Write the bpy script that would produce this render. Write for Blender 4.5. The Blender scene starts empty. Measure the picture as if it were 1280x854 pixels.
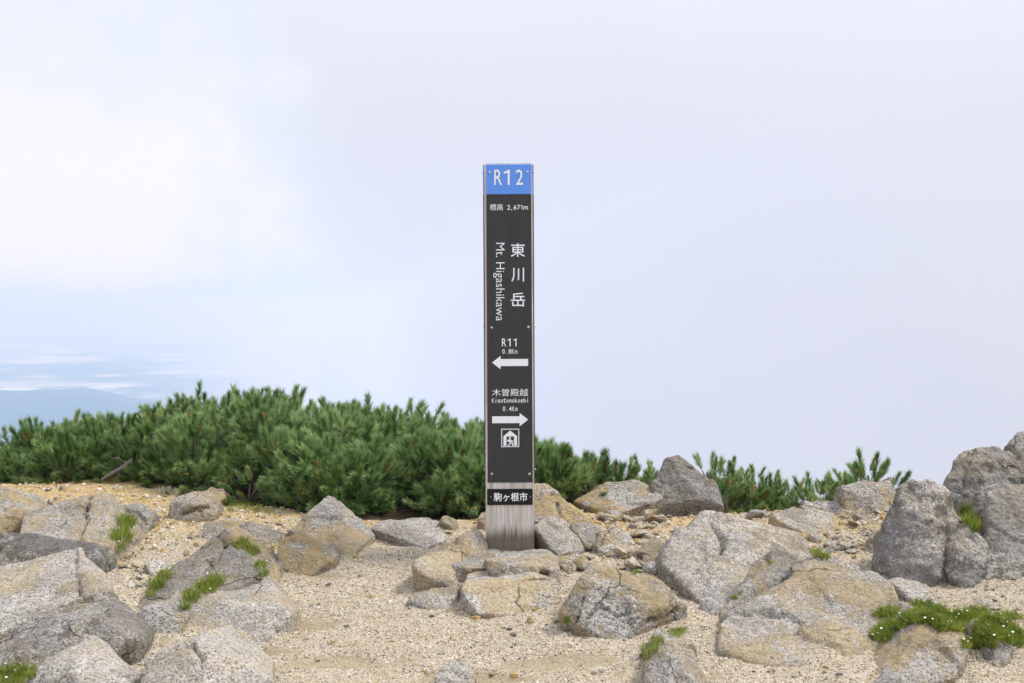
import bpy, bmesh, math, random
import numpy as np
from mathutils import Vector, Matrix
from mathutils.bvhtree import BVHTree

random.seed(7); RNG = np.random.default_rng(7)
SC = bpy.context.scene
COL = SC.collection

# ---------------------------------------------------------------- camera
F, HOR, EYE = 1600.0, 385.0, 0.744        # focal length in photo pixels, horizon row, eye height above the post's foot
cam = bpy.data.cameras.new('camera')
cam.sensor_width = 36; cam.lens = 36 * F / 1280
cam.shift_y = -(427 - HOR) / 1280
cam.clip_start = 0.05; cam.clip_end = 120000
cam.dof.use_dof = True; cam.dof.focus_distance = 3.85; cam.dof.aperture_fstop = 8
camo = bpy.data.objects.new('camera', cam); COL.objects.link(camo)
camo.location = (0, 0, EYE); camo.rotation_euler = (math.radians(90), 0, 0)
SC.camera = camo

# ---------------------------------------------------------------- exposure, world, sun
EXPO = 1.4
SC.view_settings.view_transform = 'Standard'; SC.view_settings.look = 'None'
SC.view_settings.gamma = 1; SC.view_settings.exposure = EXPO
SC.view_settings.use_curve_mapping = False
SC.render.engine = 'CYCLES'
SC.cycles.use_denoising = True
SC.cycles.max_bounces = 8; SC.cycles.diffuse_bounces = 3; SC.cycles.volume_bounces = 2
SC.cycles.transparent_max_bounces = 8
SUN_EL, SUN_AZ = 56, 80     # azimuth clockwise from +Y (the view direction)

def lin(r, g, b, k=None):
    k = 2 ** EXPO if k is None else k
    f = lambda c: (c / 255 / 12.92 if c <= 10 else ((c / 255 + .055) / 1.055) ** 2.4) / k
    return (f(r), f(g), f(b), 1)

class NT:
    def __init__(s, tree): s.t = tree; s.n = tree.nodes; s.l = tree.links; s.n.clear()
    def node(s, typ, **kw):
        x = s.n.new(typ)
        for k, v in kw.items(): setattr(x, k, v)
        return x
    def link(s, a, b): s.l.new(a, b)
    def setin(s, node, key, v):
        if hasattr(v, 'is_output') or isinstance(v, bpy.types.NodeSocket): s.l.new(v, node.inputs[key])
        else: node.inputs[key].default_value = v
    def math(s, op, a, b=0.0, c=None, clamp=False):
        n = s.node('ShaderNodeMath', operation=op, use_clamp=clamp)
        s.setin(n, 0, a); s.setin(n, 1, b)
        if c is not None: s.setin(n, 2, c)
        return n.outputs[0]
    def ramp(s, fac, lo, hi, o0=0.0, o1=1.0, smooth=True):
        n = s.node('ShaderNodeMapRange', interpolation_type='SMOOTHSTEP' if smooth else 'LINEAR')
        s.setin(n, 0, fac); s.setin(n, 1, lo); s.setin(n, 2, hi); s.setin(n, 3, o0); s.setin(n, 4, o1)
        return n.outputs[0]
    def mix(s, fac, a, b, blend='MIX'):
        n = s.node('ShaderNodeMix', data_type='RGBA', blend_type=blend)
        s.setin(n, 0, fac); s.setin(n, 6, a); s.setin(n, 7, b)
        return n.outputs[2]
    def noise(s, vec, scale, detail=4, rough=.55, w=None):
        n = s.node('ShaderNodeTexNoise')
        if w is not None: n.noise_dimensions = '4D'; s.setin(n, 'W', w)
        s.link(vec, n.inputs['Vector'])
        n.inputs['Scale'].default_value = scale; n.inputs['Detail'].default_value = detail; n.inputs['Roughness'].default_value = rough
        return n.outputs[0]
    def voro(s, vec, scale, rnd=1.0, feature='F1'):
        n = s.node('ShaderNodeTexVoronoi', feature=feature)
        s.link(vec, n.inputs['Vector']); n.inputs['Scale'].default_value = scale; n.inputs['Randomness'].default_value = rnd
        return n
    def bump(s, h, strength, dist, normal=None):
        n = s.node('ShaderNodeBump'); s.setin(n, 'Height', h)
        n.inputs['Strength'].default_value = strength; n.inputs['Distance'].default_value = dist
        if normal is not None: s.link(normal, n.inputs['Normal'])
        return n.outputs[0]
    def steps(s, fac, stops, interp='CONSTANT'):
        n = s.node('ShaderNodeValToRGB'); cr = n.color_ramp; cr.interpolation = interp
        while len(cr.elements) < len(stops): cr.elements.new(0.5)
        for e, (p, c) in zip(cr.elements, stops): e.position = p; e.color = (*c, 1)
        s.link(fac, n.inputs[0]); return n.outputs[0]

def build_world():
    w = bpy.data.worlds.new('World'); SC.world = w; w.use_nodes = True
    N = NT(w.node_tree)
    tc = N.node('ShaderNodeTexCoord'); d = tc.outputs['Generated']
    sky = N.node('ShaderNodeTexSky', sky_type='NISHITA'); sky.sun_disc = False
    sky.sun_elevation = math.radians(SUN_EL); sky.sun_rotation = math.radians(SUN_AZ)
    sky.altitude = 2600; sky.air_density = 1.0; sky.dust_density = 1.5
    bg1 = N.node('ShaderNodeBackground'); N.link(sky.outputs[0], bg1.inputs[0]); bg1.inputs[1].default_value = 0.09
    def axis(px, py):
        v = Vector(((px - 640) / F, 1, (HOR - py) / F)).normalized(); return tuple(v)
    def dot(c):
        n = N.node('ShaderNodeVectorMath', operation='DOT_PRODUCT'); N.link(d, n.inputs[0]); n.inputs[1].default_value = c
        return n.outputs['Value']
    sep = N.node('ShaderNodeSeparateXYZ'); N.link(d, sep.inputs[0]); z = sep.outputs[2]
    nA = N.noise(d, 5, 6, .55); nB = N.noise(d, 16, 7, .6); nC = N.noise(d, 40, 5, .6)
    # overcast veil: a little darker towards the horizon than overhead
    veil = N.mix(N.ramp(N.math('ADD', z, N.math('MULTIPLY', N.math('SUBTRACT', nA, .5), .16)), -.10, .24), lin(215, 218, 232), lin(230, 231, 241))
    veil = N.mix(N.ramp(nA, .35, .7, 0, .5), veil, lin(222, 224, 236))
    veil = N.mix(N.ramp(z, .15, 1.0, 0, 1, False), veil, tuple(c * 1.75 for c in lin(232, 233, 243)[:3]) + (1,))
    # thin, bright break in the cloud to the left
    t = N.math('ADD', dot(axis(75, 285)), N.math('MULTIPLY', N.math('SUBTRACT', nB, .5), .018))
    t = N.math('ADD', t, N.math('MULTIPLY', N.math('SUBTRACT', nA, .5), .02))
    brk = N.ramp(t, .971, .9895)
    col = N.mix(brk, veil, lin(237, 242, 253))
    # pale blue air under the break
    t2 = dot(axis(40, 440))
    low = N.math('MULTIPLY', N.ramp(t2, .968, .986), N.ramp(N.math('ADD', z, N.math('MULTIPLY', N.math('SUBTRACT', nB, .5), .035)), .050, .004))
    # heaps of cumulus inside it
    c1 = N.math('ADD', dot(axis(30, 300)), N.math('MULTIPLY', N.math('SUBTRACT', nB, .5), .060))
    c1 = N.math('ADD', c1, N.math('MULTIPLY', N.math('SUBTRACT', nC, .5), .020))
    heap = N.math('MULTIPLY', N.ramp(c1, .976, .9965), N.ramp(N.math('ADD', z, N.math('MULTIPLY', N.math('SUBTRACT', nB, .5), .06)), .000, .022))
    heap = N.math('MULTIPLY', heap, N.ramp(N.math('ADD', z, N.math('MULTIPLY', N.math('SUBTRACT', nA, .5), .12)), .27, .10))
    col = N.mix(low, col, lin(214, 231, 250))
    col = N.mix(heap, col, lin(254, 250, 250))
    bg2 = N.node('ShaderNodeBackground'); N.link(col, bg2.inputs[0]); bg2.inputs[1].default_value = 1.0
    mx = N.node('ShaderNodeMixShader'); mx.inputs[0].default_value = 0.985
    N.link(bg1.outputs[0], mx.inputs[1]); N.link(bg2.outputs[0], mx.inputs[2])
    out = N.node('ShaderNodeOutputWorld'); N.link(mx.outputs[0], out.inputs[0])
build_world()

sun = bpy.data.lights.new('sun', 'SUN'); sun.energy = 1.5; sun.angle = math.radians(12); sun.color = (1, .96, .9)
suno = bpy.data.objects.new('sun', sun); COL.objects.link(suno)
_a, _e = math.radians(SUN_AZ), math.radians(SUN_EL)
suno.rotation_euler = Vector((-math.sin(_a) * math.cos(_e), -math.cos(_a) * math.cos(_e), -math.sin(_e))).to_track_quat('-Z', 'Y').to_euler()
suno.location = (0, -5, 20)

# ---------------------------------------------------------------- noise, ground height, pixel to place
def _hash(ix, iy, iz, seed):
    h = (ix * 374761393 + iy * 668265263 + iz * 2147483647 + seed * 974711) & 0xffffffff
    h = ((h ^ (h >> 13)) * 1274126177) & 0xffffffff
    h = ((h ^ (h >> 16)) * 2246822519) & 0xffffffff
    return ((h ^ (h >> 15)) & 0xffff) / 65535.0
def vnoise(p, seed=0):
    p = np.asarray(p, float); i = np.floor(p).astype(np.int64); f = p - i; f = f * f * f * (f * (f * 6 - 15) + 10)
    r = 0
    for dx in (0, 1):
        for dy in (0, 1):
            for dz in (0, 1):
                w = (f[:, 0] if dx else 1 - f[:, 0]) * (f[:, 1] if dy else 1 - f[:, 1]) * (f[:, 2] if dz else 1 - f[:, 2])
                r = r + w * _hash(i[:, 0] + dx, i[:, 1] + dy, i[:, 2] + dz, seed)
    return r * 2 - 1
def fbm(p, octs=4, seed=0, gain=.5, lac=2.03):
    p = np.asarray(p, float); a, s, t = 1.0, 0, 0
    for k in range(octs):
        s = s + a * vnoise(p, seed + k * 17); t += a; a *= gain; p = p * lac + 13.7
    return s / t
def ridged(p, octs=3, seed=0):
    p = np.asarray(p, float); a, s, t = 1.0, 0, 0
    for k in range(octs):
        s = s + a * (1 - 2 * np.abs(vnoise(p, seed + k * 31))); t += a; a *= .5; p = p * 2.1 + 5.1
    return s / t

CREST_PX = [-400, 0, 100, 200, 260, 330, 440, 600, 690, 780, 900, 1050, 1130, 1300, 1700]
CREST_D = [6.2, 6.2, 6.2, 6.2, 6.1, 5.9, 5.8, 5.7, 5.0, 4.75, 4.78, 4.85, 4.85, 5.1, 5.3]
HOLLOWS = [(-.42, 3.12, .17, .05, .014), (-.58, 3.38, .12, .045, .013), (-.66, 3.19, .10, .04, .012), (.24, 3.40, .13, .05, .012),
           (-.10, 3.02, .16, .04, .014), (.10, 3.10, .16, .04, .010), (-.50, 3.75, .10, .03, .010)]
def ground(x, y):
    x = np.asarray(x, float); y = np.asarray(y, float)
    z = np.interp(y, [-60, 0, 2, 3, 3.6, 3.95, 4.2, 60], [-6, -.55, -.26, -.125, -.06, -.015, 0, 0])
    yy = np.maximum(y, 1.0); px = 640 + F * x / yy
    s = y - np.interp(px, CREST_PX, CREST_D)
    s = .12 * np.logaddexp(0, s / .12)
    z = z - .38 * s - np.minimum(.004 * s * s, 3 + .1 * s)
    z = z - .25 * np.maximum(0, np.abs(x) - 4.5)
    m = np.clip((x - 1.15) / .5, 0, 1) * np.clip((y - 3.0) / .6, 0, 1)      # bank rising to the right
    z = z + .05 * m
    P = np.stack([x, y, 0 * x], 1)
    z = z + .022 * fbm(P * [1.6, 2.2, 1], 3, 3) + .012 * ridged(P * [3.2, 8, 1], 4, 9) + .004 * fbm(P * 22, 2, 5)
    for hx, hy, rx, ry, dep in HOLLOWS:
        q = ((x - hx) / rx) ** 2 + ((y - hy) / ry) ** 2
        z = z - dep * 1.5 * np.exp(-q ** 2)
    return z
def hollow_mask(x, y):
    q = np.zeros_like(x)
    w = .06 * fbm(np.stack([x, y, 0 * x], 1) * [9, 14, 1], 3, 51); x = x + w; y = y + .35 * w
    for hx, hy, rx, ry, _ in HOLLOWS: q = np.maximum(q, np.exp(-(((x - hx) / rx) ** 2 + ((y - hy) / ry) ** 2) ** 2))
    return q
def g1(x, y): return float(ground(np.array([x]), np.array([y]))[0])
_DS = np.linspace(1.6, 6.2, 461)
def contact(px, py):
    """distance at which the sight line through a photo pixel meets the ground"""
    zr = EYE - (py - HOR) / F * _DS
    zg = ground((px - 640) / F * _DS, _DS)
    k = np.where(zr <= zg)[0]
    return float(_DS[k[0]]) if len(k) else 4.8
def at(px, py, D): return np.array([(px - 640) / F * D, D, EYE - (py - HOR) / F * D])

# ---------------------------------------------------------------- object helpers
def mesh_np(name, V, Fq, mat=None, smooth=False, attr=None):
    me = bpy.data.meshes.new(name); V = np.asarray(V, np.float32); Fq = np.asarray(Fq, np.int32)
    me.vertices.add(len(V)); me.vertices.foreach_set('co', V.ravel())
    k = Fq.shape[1]
    me.loops.add(Fq.size); me.loops.foreach_set('vertex_index', Fq.ravel())
    me.polygons.add(len(Fq)); me.polygons.foreach_set('loop_start', np.arange(len(Fq), dtype=np.int32) * k)
    me.polygons.foreach_set('loop_total', np.full(len(Fq), k, np.int32))
    if smooth: me.polygons.foreach_set('use_smooth', np.ones(len(Fq), bool))
    if attr:
        for an, av in attr.items():
            a = me.attributes.new(an, 'FLOAT', 'POINT'); a.data.foreach_set('value', np.asarray(av, np.float32))
    me.update(calc_edges=True)
    if mat: me.materials.append(mat)
    return me
def link(name, me, parent=None, loc=(0, 0, 0)):
    o = bpy.data.objects.new(name, me); COL.objects.link(o); o.location = loc
    if parent: o.parent = parent
    return o
def tag(o, label=None, cat=None, group=None, kind=None):
    if label: o['label'] = label
    if cat: o['category'] = cat
    if group: o['group'] = group
    if kind: o['kind'] = kind
    return o
def new_mat(name):
    m = bpy.data.materials.new(name); m.use_nodes = True; return m, NT(m.node_tree)
def finish(N, color, rough=.9, normal=None, spec=.25, **kw):
    b = N.node('ShaderNodeBsdfPrincipled'); N.setin(b, 'Base Color', color); N.setin(b, 'Roughness', rough)
    b.inputs['Specular IOR Level'].default_value = spec
    for k, v in kw.items(): N.setin(b, k, v)
    if normal is not None: N.link(normal, b.inputs['Normal'])
    o = N.node('ShaderNodeOutputMaterial'); N.link(b.outputs[0], o.inputs[0]); return b

# ---------------------------------------------------------------- materials
def mat_granite():
    m, N = new_mat('granite')
    tc = N.node('ShaderNodeTexCoord'); oi = N.node('ShaderNodeObjectInfo')
    add = N.node('ShaderNodeVectorMath', operation='MULTIPLY_ADD')
    N.link(oi.outputs['Location'], add.inputs[0]); add.inputs[1].default_value = (17, 17, 17); gs = N.node('ShaderNodeAttribute', attribute_type='OBJECT', attribute_name='grain'); sc_ = N.node('ShaderNodeVectorMath', operation='SCALE'); N.link(tc.outputs['Object'], sc_.inputs[0]); N.link(gs.outputs['Fac'], sc_.inputs['Scale']); N.link(sc_.outputs[0], add.inputs[2])
    p = add.outputs[0]
    def prop(k):
        a = N.node('ShaderNodeAttribute', attribute_type='OBJECT', attribute_name=k); return a.outputs['Fac']
    ochre, dark, pale = prop('ochre'), prop('dark'), prop('pale')
    v = N.voro(p, 215); r = N.node('ShaderNodeSeparateColor'); N.link(v.outputs['Color'], r.inputs[0])
    gr = N.steps(r.outputs[0], [(0, (.035, .033, .032)), (.13, (.19, .175, .16)), (.27, (.36, .335, .30)), (.52, (.47, .44, .40)), (.80, (.58, .56, .53))])
    v2 = N.voro(p, 520); r2 = N.node('ShaderNodeSeparateColor'); N.link(v2.outputs['Color'], r2.inputs[0])
    gr2 = N.steps(r2.outputs[1], [(0, (.13, .12, .11)), (.12, (.28, .26, .24)), (.4, (.38, .36, .33)), (.75, (.46, .44, .41))])
    col = N.mix(.45, gr, gr2)
    v3 = N.voro(p, 120); r3 = N.node('ShaderNodeSeparateColor'); N.link(v3.outputs['Color'], r3.inputs[0])
    fleck = N.math('MULTIPLY', N.ramp(v3.outputs['Distance'], .42, .25), N.math('LESS_THAN', r3.outputs[2], .30))
    col = N.mix(N.math('MULTIPLY', fleck, .8), col, (.06, .056, .05, 1))
    col = N.mix(N.ramp(N.noise(p, 13, 5, .65), .35, .7, 0, .5), col, (.25, .225, .18, 1))
    col = N.mix(N.ramp(N.math('ADD', N.noise(p, 6.5, 6, .7, 1.7), N.math('MULTIPLY', N.math('SUBTRACT', r.outputs[2], .5), .12)), .52, .62, 0, .6), col, (.135, .12, .085, 1))
    n1 = N.noise(p, 3.6, 5, .62); n2 = N.noise(p, 9, 6, .65); n3 = N.noise(p, 28, 5, .6); n4 = N.noise(p, 5.5, 4, .6, 3.3)
    gd = N.math('MULTIPLY', N.math('SUBTRACT', r.outputs[1], .5), .13); n5 = N.noise(p, 55, 4, .65)
    fine = N.math('ADD', gd, N.math('MULTIPLY', N.math('SUBTRACT', n5, .5), .35))
    # weathered film: how grey or how pale the face is
    film = N.mix(.3, N.mix(N.ramp(n3, .3, .7), (.105, .104, .102, 1), (.21, .207, .20, 1)), col)
    fdark = N.math('MULTIPLY', N.ramp(N.math('ADD', fine, N.math('ADD', n1, N.math('MULTIPLY', N.math('SUBTRACT', n3, .5), .45))), .42, .54), N.math('MULTIPLY', dark, 1.0))
    col = N.mix(fdark, col, film)
    # black lichen crusts
    lich = N.math('MULTIPLY', N.ramp(N.math('ADD', fine, N.math('ADD', n2, N.math('MULTIPLY', N.math('SUBTRACT', n3, .5), .7))), .54, .61), N.math('MULTIPLY', dark, .75))
    col = N.mix(lich, col, (.075, .075, .073, 1))
    # rust and ochre staining
    oc = N.mix(N.ramp(n2, .35, .65), (.26, .175, .065, 1), (.42, .325, .165, 1))
    foc = N.math('MULTIPLY', N.ramp(N.math('ADD', fine, N.math('ADD', n4, N.math('MULTIPLY', N.math('SUBTRACT', n2, .5), .8))), .42, .58), N.math('MINIMUM', N.math('ADD', N.math('MULTIPLY', ochre, 1.5), .10), 1.0))
    col = N.mix(N.math('MULTIPLY', foc, .85), col, N.mix(.35, oc, N.mix(.8, oc, col, 'OVERLAY')))
    wv = N.node('ShaderNodeVectorMath', operation='MULTIPLY_ADD'); nw = N.node('ShaderNodeTexNoise'); nw.inputs['Scale'].default_value = 7; nw.inputs['Detail'].default_value = 5; N.link(p, nw.inputs['Vector'])
    N.link(nw.outputs['Color'], wv.inputs[0]); wv.inputs[1].default_value = (.16, .16, .16); N.link(p, wv.inputs[2])
    ve = N.voro(wv.outputs[0], 4.2, 1.0, 'DISTANCE_TO_EDGE')
    joint = N.math('MULTIPLY', N.ramp(ve.outputs['Distance'], .0135, .002), N.ramp(N.noise(p, 4.5, 3, .5, 8.8), .55, .61))
    col = N.mix(N.math('MULTIPLY', joint, .6), col, (.045, .040, .030, 1))
    hsv = N.node('ShaderNodeHueSaturation'); N.link(col, hsv.inputs['Color']); N.link(pale, hsv.inputs['Value'])
    hsv.inputs['Saturation'].default_value = 1.0
    h = N.math('ADD', N.math('MULTIPLY', n3, .8), N.math('MULTIPLY', N.noise(p, 110, 4, .6), .5))
    h = N.math('ADD', h, N.math('MULTIPLY', r.outputs[0], .10))
    h = N.math('SUBTRACT', h, N.math('MULTIPLY', joint, .6))
    finish(N, hsv.outputs[0], .92, N.bump(h, .9, .020), .2)
    return m
def mat_ground():
    m, N = new_mat('granite_sand')
    tc = N.node('ShaderNodeTexCoord'); p = tc.outputs['Object']
    v = N.voro(p, 230); r = N.node('ShaderNodeSeparateColor'); N.link(v.outputs['Color'], r.inputs[0])
    c = N.steps(r.outputs[0], [(0, (.12, .105, .085)), (.07, (.30, .25, .185)), (.25, (.40, .335, .25)), (.55, (.47, .40, .30)), (.82, (.55, .49, .40))])
    n = N.noise(p, 2.4, 5, .6); n2 = N.noise(p, 14, 5, .6)
    c = N.mix(N.ramp(n2, .45, .7, 0, .55), c, (.33, .265, .17, 1))
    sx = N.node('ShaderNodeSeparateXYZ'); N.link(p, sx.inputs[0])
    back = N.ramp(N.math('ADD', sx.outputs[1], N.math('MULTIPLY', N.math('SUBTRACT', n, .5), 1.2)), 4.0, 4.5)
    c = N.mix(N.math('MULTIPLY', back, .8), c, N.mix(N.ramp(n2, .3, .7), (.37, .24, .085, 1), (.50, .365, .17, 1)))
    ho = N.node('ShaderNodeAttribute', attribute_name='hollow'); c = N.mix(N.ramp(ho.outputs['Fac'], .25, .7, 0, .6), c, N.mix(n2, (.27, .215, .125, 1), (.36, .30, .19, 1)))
    lt = N.node('ShaderNodeAttribute', attribute_name='litter_shade')
    c = N.mix(N.math('MULTIPLY', lt.outputs['Fac'], .95), c, N.mix(n2, (.012, .010, .007, 1), (.035, .025, .016, 1)))  # needle litter, its colour blackened to deepen the shade under the pines
    h = N.math('ADD', N.math('MULTIPLY', v.outputs['Distance'], -.6), N.math('MULTIPLY', N.noise(p, 60, 5, .7), 1.0))
    finish(N, c, .95, N.bump(h, .7, .01), .15)
    return m
def mat_grain(name, stops):
    m, N = new_mat(name)
    oi = N.node('ShaderNodeObjectInfo')
    c = N.steps(oi.outputs['Random'], stops)
    finish(N, c, .85, None, .3); return m
def mat_wood():
    m, N = new_mat('weathered_timber')
    tc = N.node('ShaderNodeTexCoord'); mp = N.node('ShaderNodeMapping'); mp.inputs['Scale'].default_value = (1, 1, .045)
    N.link(tc.outputs['Object'], mp.inputs[0]); p = mp.outputs[0]
    n = N.noise(p, 160, 6, .7); n2 = N.noise(p, 40, 5, .6); n3 = N.noise(tc.outputs['Object'], 9, 4, .6)
    c = N.mix(N.ramp(n, .3, .75), (.50, .445, .385, 1), (.88, .83, .77, 1))
    c = N.mix(N.ramp(n2, .5, .72, 0, .75), c, (.27, .195, .13, 1))
    # damp, muddy foot of the timber
    sx = N.node('ShaderNodeSeparateXYZ'); N.link(tc.outputs['Object'], sx.inputs[0])
    foot = N.ramp(N.math('ADD', sx.outputs[2], N.math('MULTIPLY', N.math('SUBTRACT', n2, .5), .09)), .085, .035)
    c = N.mix(N.math('MULTIPLY', foot, .9), c, N.mix(n, (.08, .058, .045, 1), (.19, .14, .11, 1)))
    finish(N, c, .85, N.bump(n, .5, .004), .25); return m
def mat_plain(name, col, rough=.5, spec=.4, metal=0.0, var=.06):
    m, N = new_mat(name); tc = N.node('ShaderNodeTexCoord')
    mp = N.node('ShaderNodeMapping'); mp.inputs['Scale'].default_value = (1, 1, .12); N.link(tc.outputs['Object'], mp.inputs[0])
    n = N.noise(mp.outputs[0], 60, 6, .7)
    c = N.mix(N.ramp(n, .3, .7), tuple(x * (1 - var) for x in col) + (1,), tuple(min(1, x * (1 + var)) for x in col) + (1,))
    finish(N, c, rough, N.bump(n, .08, .002), spec, Metallic=metal); return m
def mat_leaf(name, a, b, c_, trans=.3, rough=.5, spec=.35):
    """foliage; 'hue' runs through three leaf colours"""
    m, N = new_mat(name)
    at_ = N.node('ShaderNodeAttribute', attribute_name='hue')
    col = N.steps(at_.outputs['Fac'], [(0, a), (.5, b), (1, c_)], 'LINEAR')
    pb = N.node('ShaderNodeBsdfPrincipled'); N.link(col, pb.inputs['Base Color']); pb.inputs['Roughness'].default_value = rough
    pb.inputs['Specular IOR Level'].default_value = spec
    tr = N.node('ShaderNodeBsdfTranslucent'); N.link(col, tr.inputs[0])
    mx = N.node('ShaderNodeMixShader'); mx.inputs[0].default_value = trans
    N.link(pb.outputs[0], mx.inputs[1]); N.link(tr.outputs[0], mx.inputs[2])
    o = N.node('ShaderNodeOutputMaterial'); N.link(mx.outputs[0], o.inputs[0]); return m
def mat_bark():
    m, N = new_mat('grey_bark'); tc = N.node('ShaderNodeTexCoord'); n = N.noise(tc.outputs['Object'], 70, 5, .7)
    c = N.mix(n, (.09, .07, .055, 1), (.30, .27, .24, 1)); finish(N, c, .9, N.bump(n, .6, .006), .2); return m
GRANITE = mat_granite(); SAND = mat_ground()
GRAIN = mat_grain('sand_grain', [(0, (.07, .065, .058)), (.05, (.24, .215, .175)), (.15, (.38, .275, .12)), (.25, (.42, .37, .265)), (.50, (.54, .485, .365)), (.80, (.62, .59, .52)), (.95, (.72, .71, .67))])
CHIP = mat_grain('stone_chip', [(0, (.28, .255, .21)), (.12, (.42, .28, .10)), (.34, (.44, .34, .20)), (.6, (.50, .43, .32)), (.85, (.52, .49, .44))])
WOOD = mat_wood(); BARK = mat_bark()
BLACK = mat_plain('black_panel', (.036, .036, .037), .48, .4, var=.10); BLUE = mat_plain('blue_panel', (.125, .315, .86), .5, .35, var=.02)
NAMEBLACK = mat_plain('name_plate_black', (.006, .006, .006), .45, .35)
WHITE = mat_plain('white_print', (.93, .93, .95), .6, .3, var=.03); STEEL = mat_plain('steel_screw', (.55, .54, .52), .35, .5, .9)
WIRE = mat_plain('pale_wire', (.6, .58, .53), .5, .4)
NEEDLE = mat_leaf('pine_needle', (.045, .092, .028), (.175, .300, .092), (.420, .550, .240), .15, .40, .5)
GRASS = mat_leaf('grass_blade', (.095, .150, .020), (.24, .31, .045), (.44, .42, .10), .4)
PETAL = mat_plain('white_petal', (.8, .8, .76), .7, .2)
TWIG = mat_plain('brown_shoot', (.34, .185, .045), .8, .2, var=.3)

# ---------------------------------------------------------------- the setting: ground, valley, hills, haze
def spread(lo, hi, a, b, step):
    """grid lines: even between a and b, wider and wider outside"""
    mid = list(np.arange(a, b, step)); out = []; s = step; x = b
    while x < hi: out.append(x); s *= 1.25; x += s
    out.append(hi); pre = []; s = step; x = a - s
    while x > lo: pre.append(x); s *= 1.25; x -= s
    pre.append(lo); return np.array(pre[::-1] + mid + out)
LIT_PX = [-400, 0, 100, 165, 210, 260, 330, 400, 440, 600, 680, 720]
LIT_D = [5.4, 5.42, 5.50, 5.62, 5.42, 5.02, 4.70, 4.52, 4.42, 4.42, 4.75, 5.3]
def litter_shade(x, y):
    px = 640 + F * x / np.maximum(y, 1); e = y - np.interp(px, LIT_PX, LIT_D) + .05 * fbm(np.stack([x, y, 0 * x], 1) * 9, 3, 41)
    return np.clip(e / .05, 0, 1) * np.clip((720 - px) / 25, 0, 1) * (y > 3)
def grid_faces(nx, ny):
    i = np.arange(nx * ny).reshape(ny, nx)
    return np.stack([i[:-1, :-1], i[:-1, 1:], i[1:, 1:], i[1:, :-1]], -1).reshape(-1, 4)
gx = spread(-55, 55, -2.3, 2.3, .0125); gy = spread(-55, 55, 2.4, 5.9, .0125)
GX, GY = np.meshgrid(gx, gy); gv = np.stack([GX.ravel(), GY.ravel(), ground(GX.ravel(), GY.ravel())], 1)
gf = grid_faces(len(gx), len(gy))
ground_o = tag(link('ground', mesh_np('ground', gv, gf, SAND, True, {'litter_shade': litter_shade(gv[:, 0], gv[:, 1]), 'hollow': hollow_mask(gv[:, 0], gv[:, 1])})), kind='structure')
GROUND_BVH = BVHTree.FromPolygons([tuple(v) for v in gv], [tuple(f) for f in gf])

def mat_far(name, kind):
    m, N = new_mat(name); tc = N.node('ShaderNodeTexCoord'); mp = N.node('ShaderNodeMapping')
    mp.inputs['Rotation'].default_value = (0, 0, .5); mp.inputs['Scale'].default_value = (.001, .001, .001)
    N.link(tc.outputs['Object'], mp.inputs[0]); p = mp.outputs[0]
    if kind == 'plain':
        v = N.voro(p, 4.5); r = N.node('ShaderNodeSeparateColor'); N.link(v.outputs['Color'], r.inputs[0])
        c = N.steps(r.outputs[0], [(0, (.12, .18, .08)), (.3, (.32, .36, .22)), (.5, (.46, .45, .42)), (.7, (.62, .61, .58))])
        mq = N.node('ShaderNodeMapping'); mq.inputs['Scale'].default_value = (.65, 1.0, 1); mq.inputs['Rotation'].default_value = (0, 0, -.45); N.link(p, mq.inputs[0])
        n = N.noise(mq.outputs[0], 1.0, 7, .7)
        c = N.mix(N.ramp(n, .46, .56), (.04, .08, .05, 1), c)
        # mist painted into the field colour, fading the right edge into the sky
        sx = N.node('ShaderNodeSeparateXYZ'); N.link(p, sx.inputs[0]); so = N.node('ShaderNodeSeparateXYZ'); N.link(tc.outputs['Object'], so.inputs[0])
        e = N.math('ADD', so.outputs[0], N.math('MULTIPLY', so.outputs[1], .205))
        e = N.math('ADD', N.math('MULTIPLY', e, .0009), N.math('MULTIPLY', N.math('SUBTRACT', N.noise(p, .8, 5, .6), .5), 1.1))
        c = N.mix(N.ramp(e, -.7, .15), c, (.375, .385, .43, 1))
    else:
        n = N.noise(p, 6, 6, .65); c = N.mix(n, (.015, .04, .02, 1), (.05, .10, .045, 1))
    finish(N, c, .95, None, .1); return m
def far_sheet(name, u0, u1, d0, d1, nu, nd, fn, mat):
    us = np.linspace(u0, u1, nu); ds = np.geomspace(d0, d1, nd); U, Dd = np.meshgrid(us, ds)
    X = (U * Dd).ravel(); Y = Dd.ravel(); Z = fn(X, Y)
    return tag(link(name, mesh_np(name, np.stack([X, Y, Z], 1), grid_faces(nu, nd), mat, True)), kind='structure')
def f_plain(X, Y):
    P = np.stack([X, Y, 0 * X], 1) / 2500
    return -385 + 8 * fbm(P, 4, 21) + np.maximum(0, Y - 12000) * .004 * (1 + fbm(P * .6, 3, 4))
def f_hill(X, Y):
    px = 640 + F * X / Y
    top = EYE - (np.interp(px, [-500, -150, 0, 30, 70, 110, 150, 200, 260, 330], [500, 492, 489, 491, 489, 487, 496, 509, 535, 570]) - HOR) / F * 5000
    P = np.stack([X, Y, 0 * X], 1) / 900
    s = np.where(Y < 5000, (5000 - Y) / 1900, (Y - 5000) / 700)
    r = 1 - s ** 1.3
    return np.maximum(-430, -430 + (top + 430) * r + 40 * ridged(P * 1.5, 4, 8) * np.clip(s * 3, 0.3, 1)) - 20 * np.clip(s - .9, 0, 1)
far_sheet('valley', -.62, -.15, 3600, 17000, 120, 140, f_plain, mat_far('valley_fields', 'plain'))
far_sheet('hills', -.60, -.17, 3000, 5800, 160, 90, f_hill, mat_far('forested_hill', 'hill'))

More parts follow.
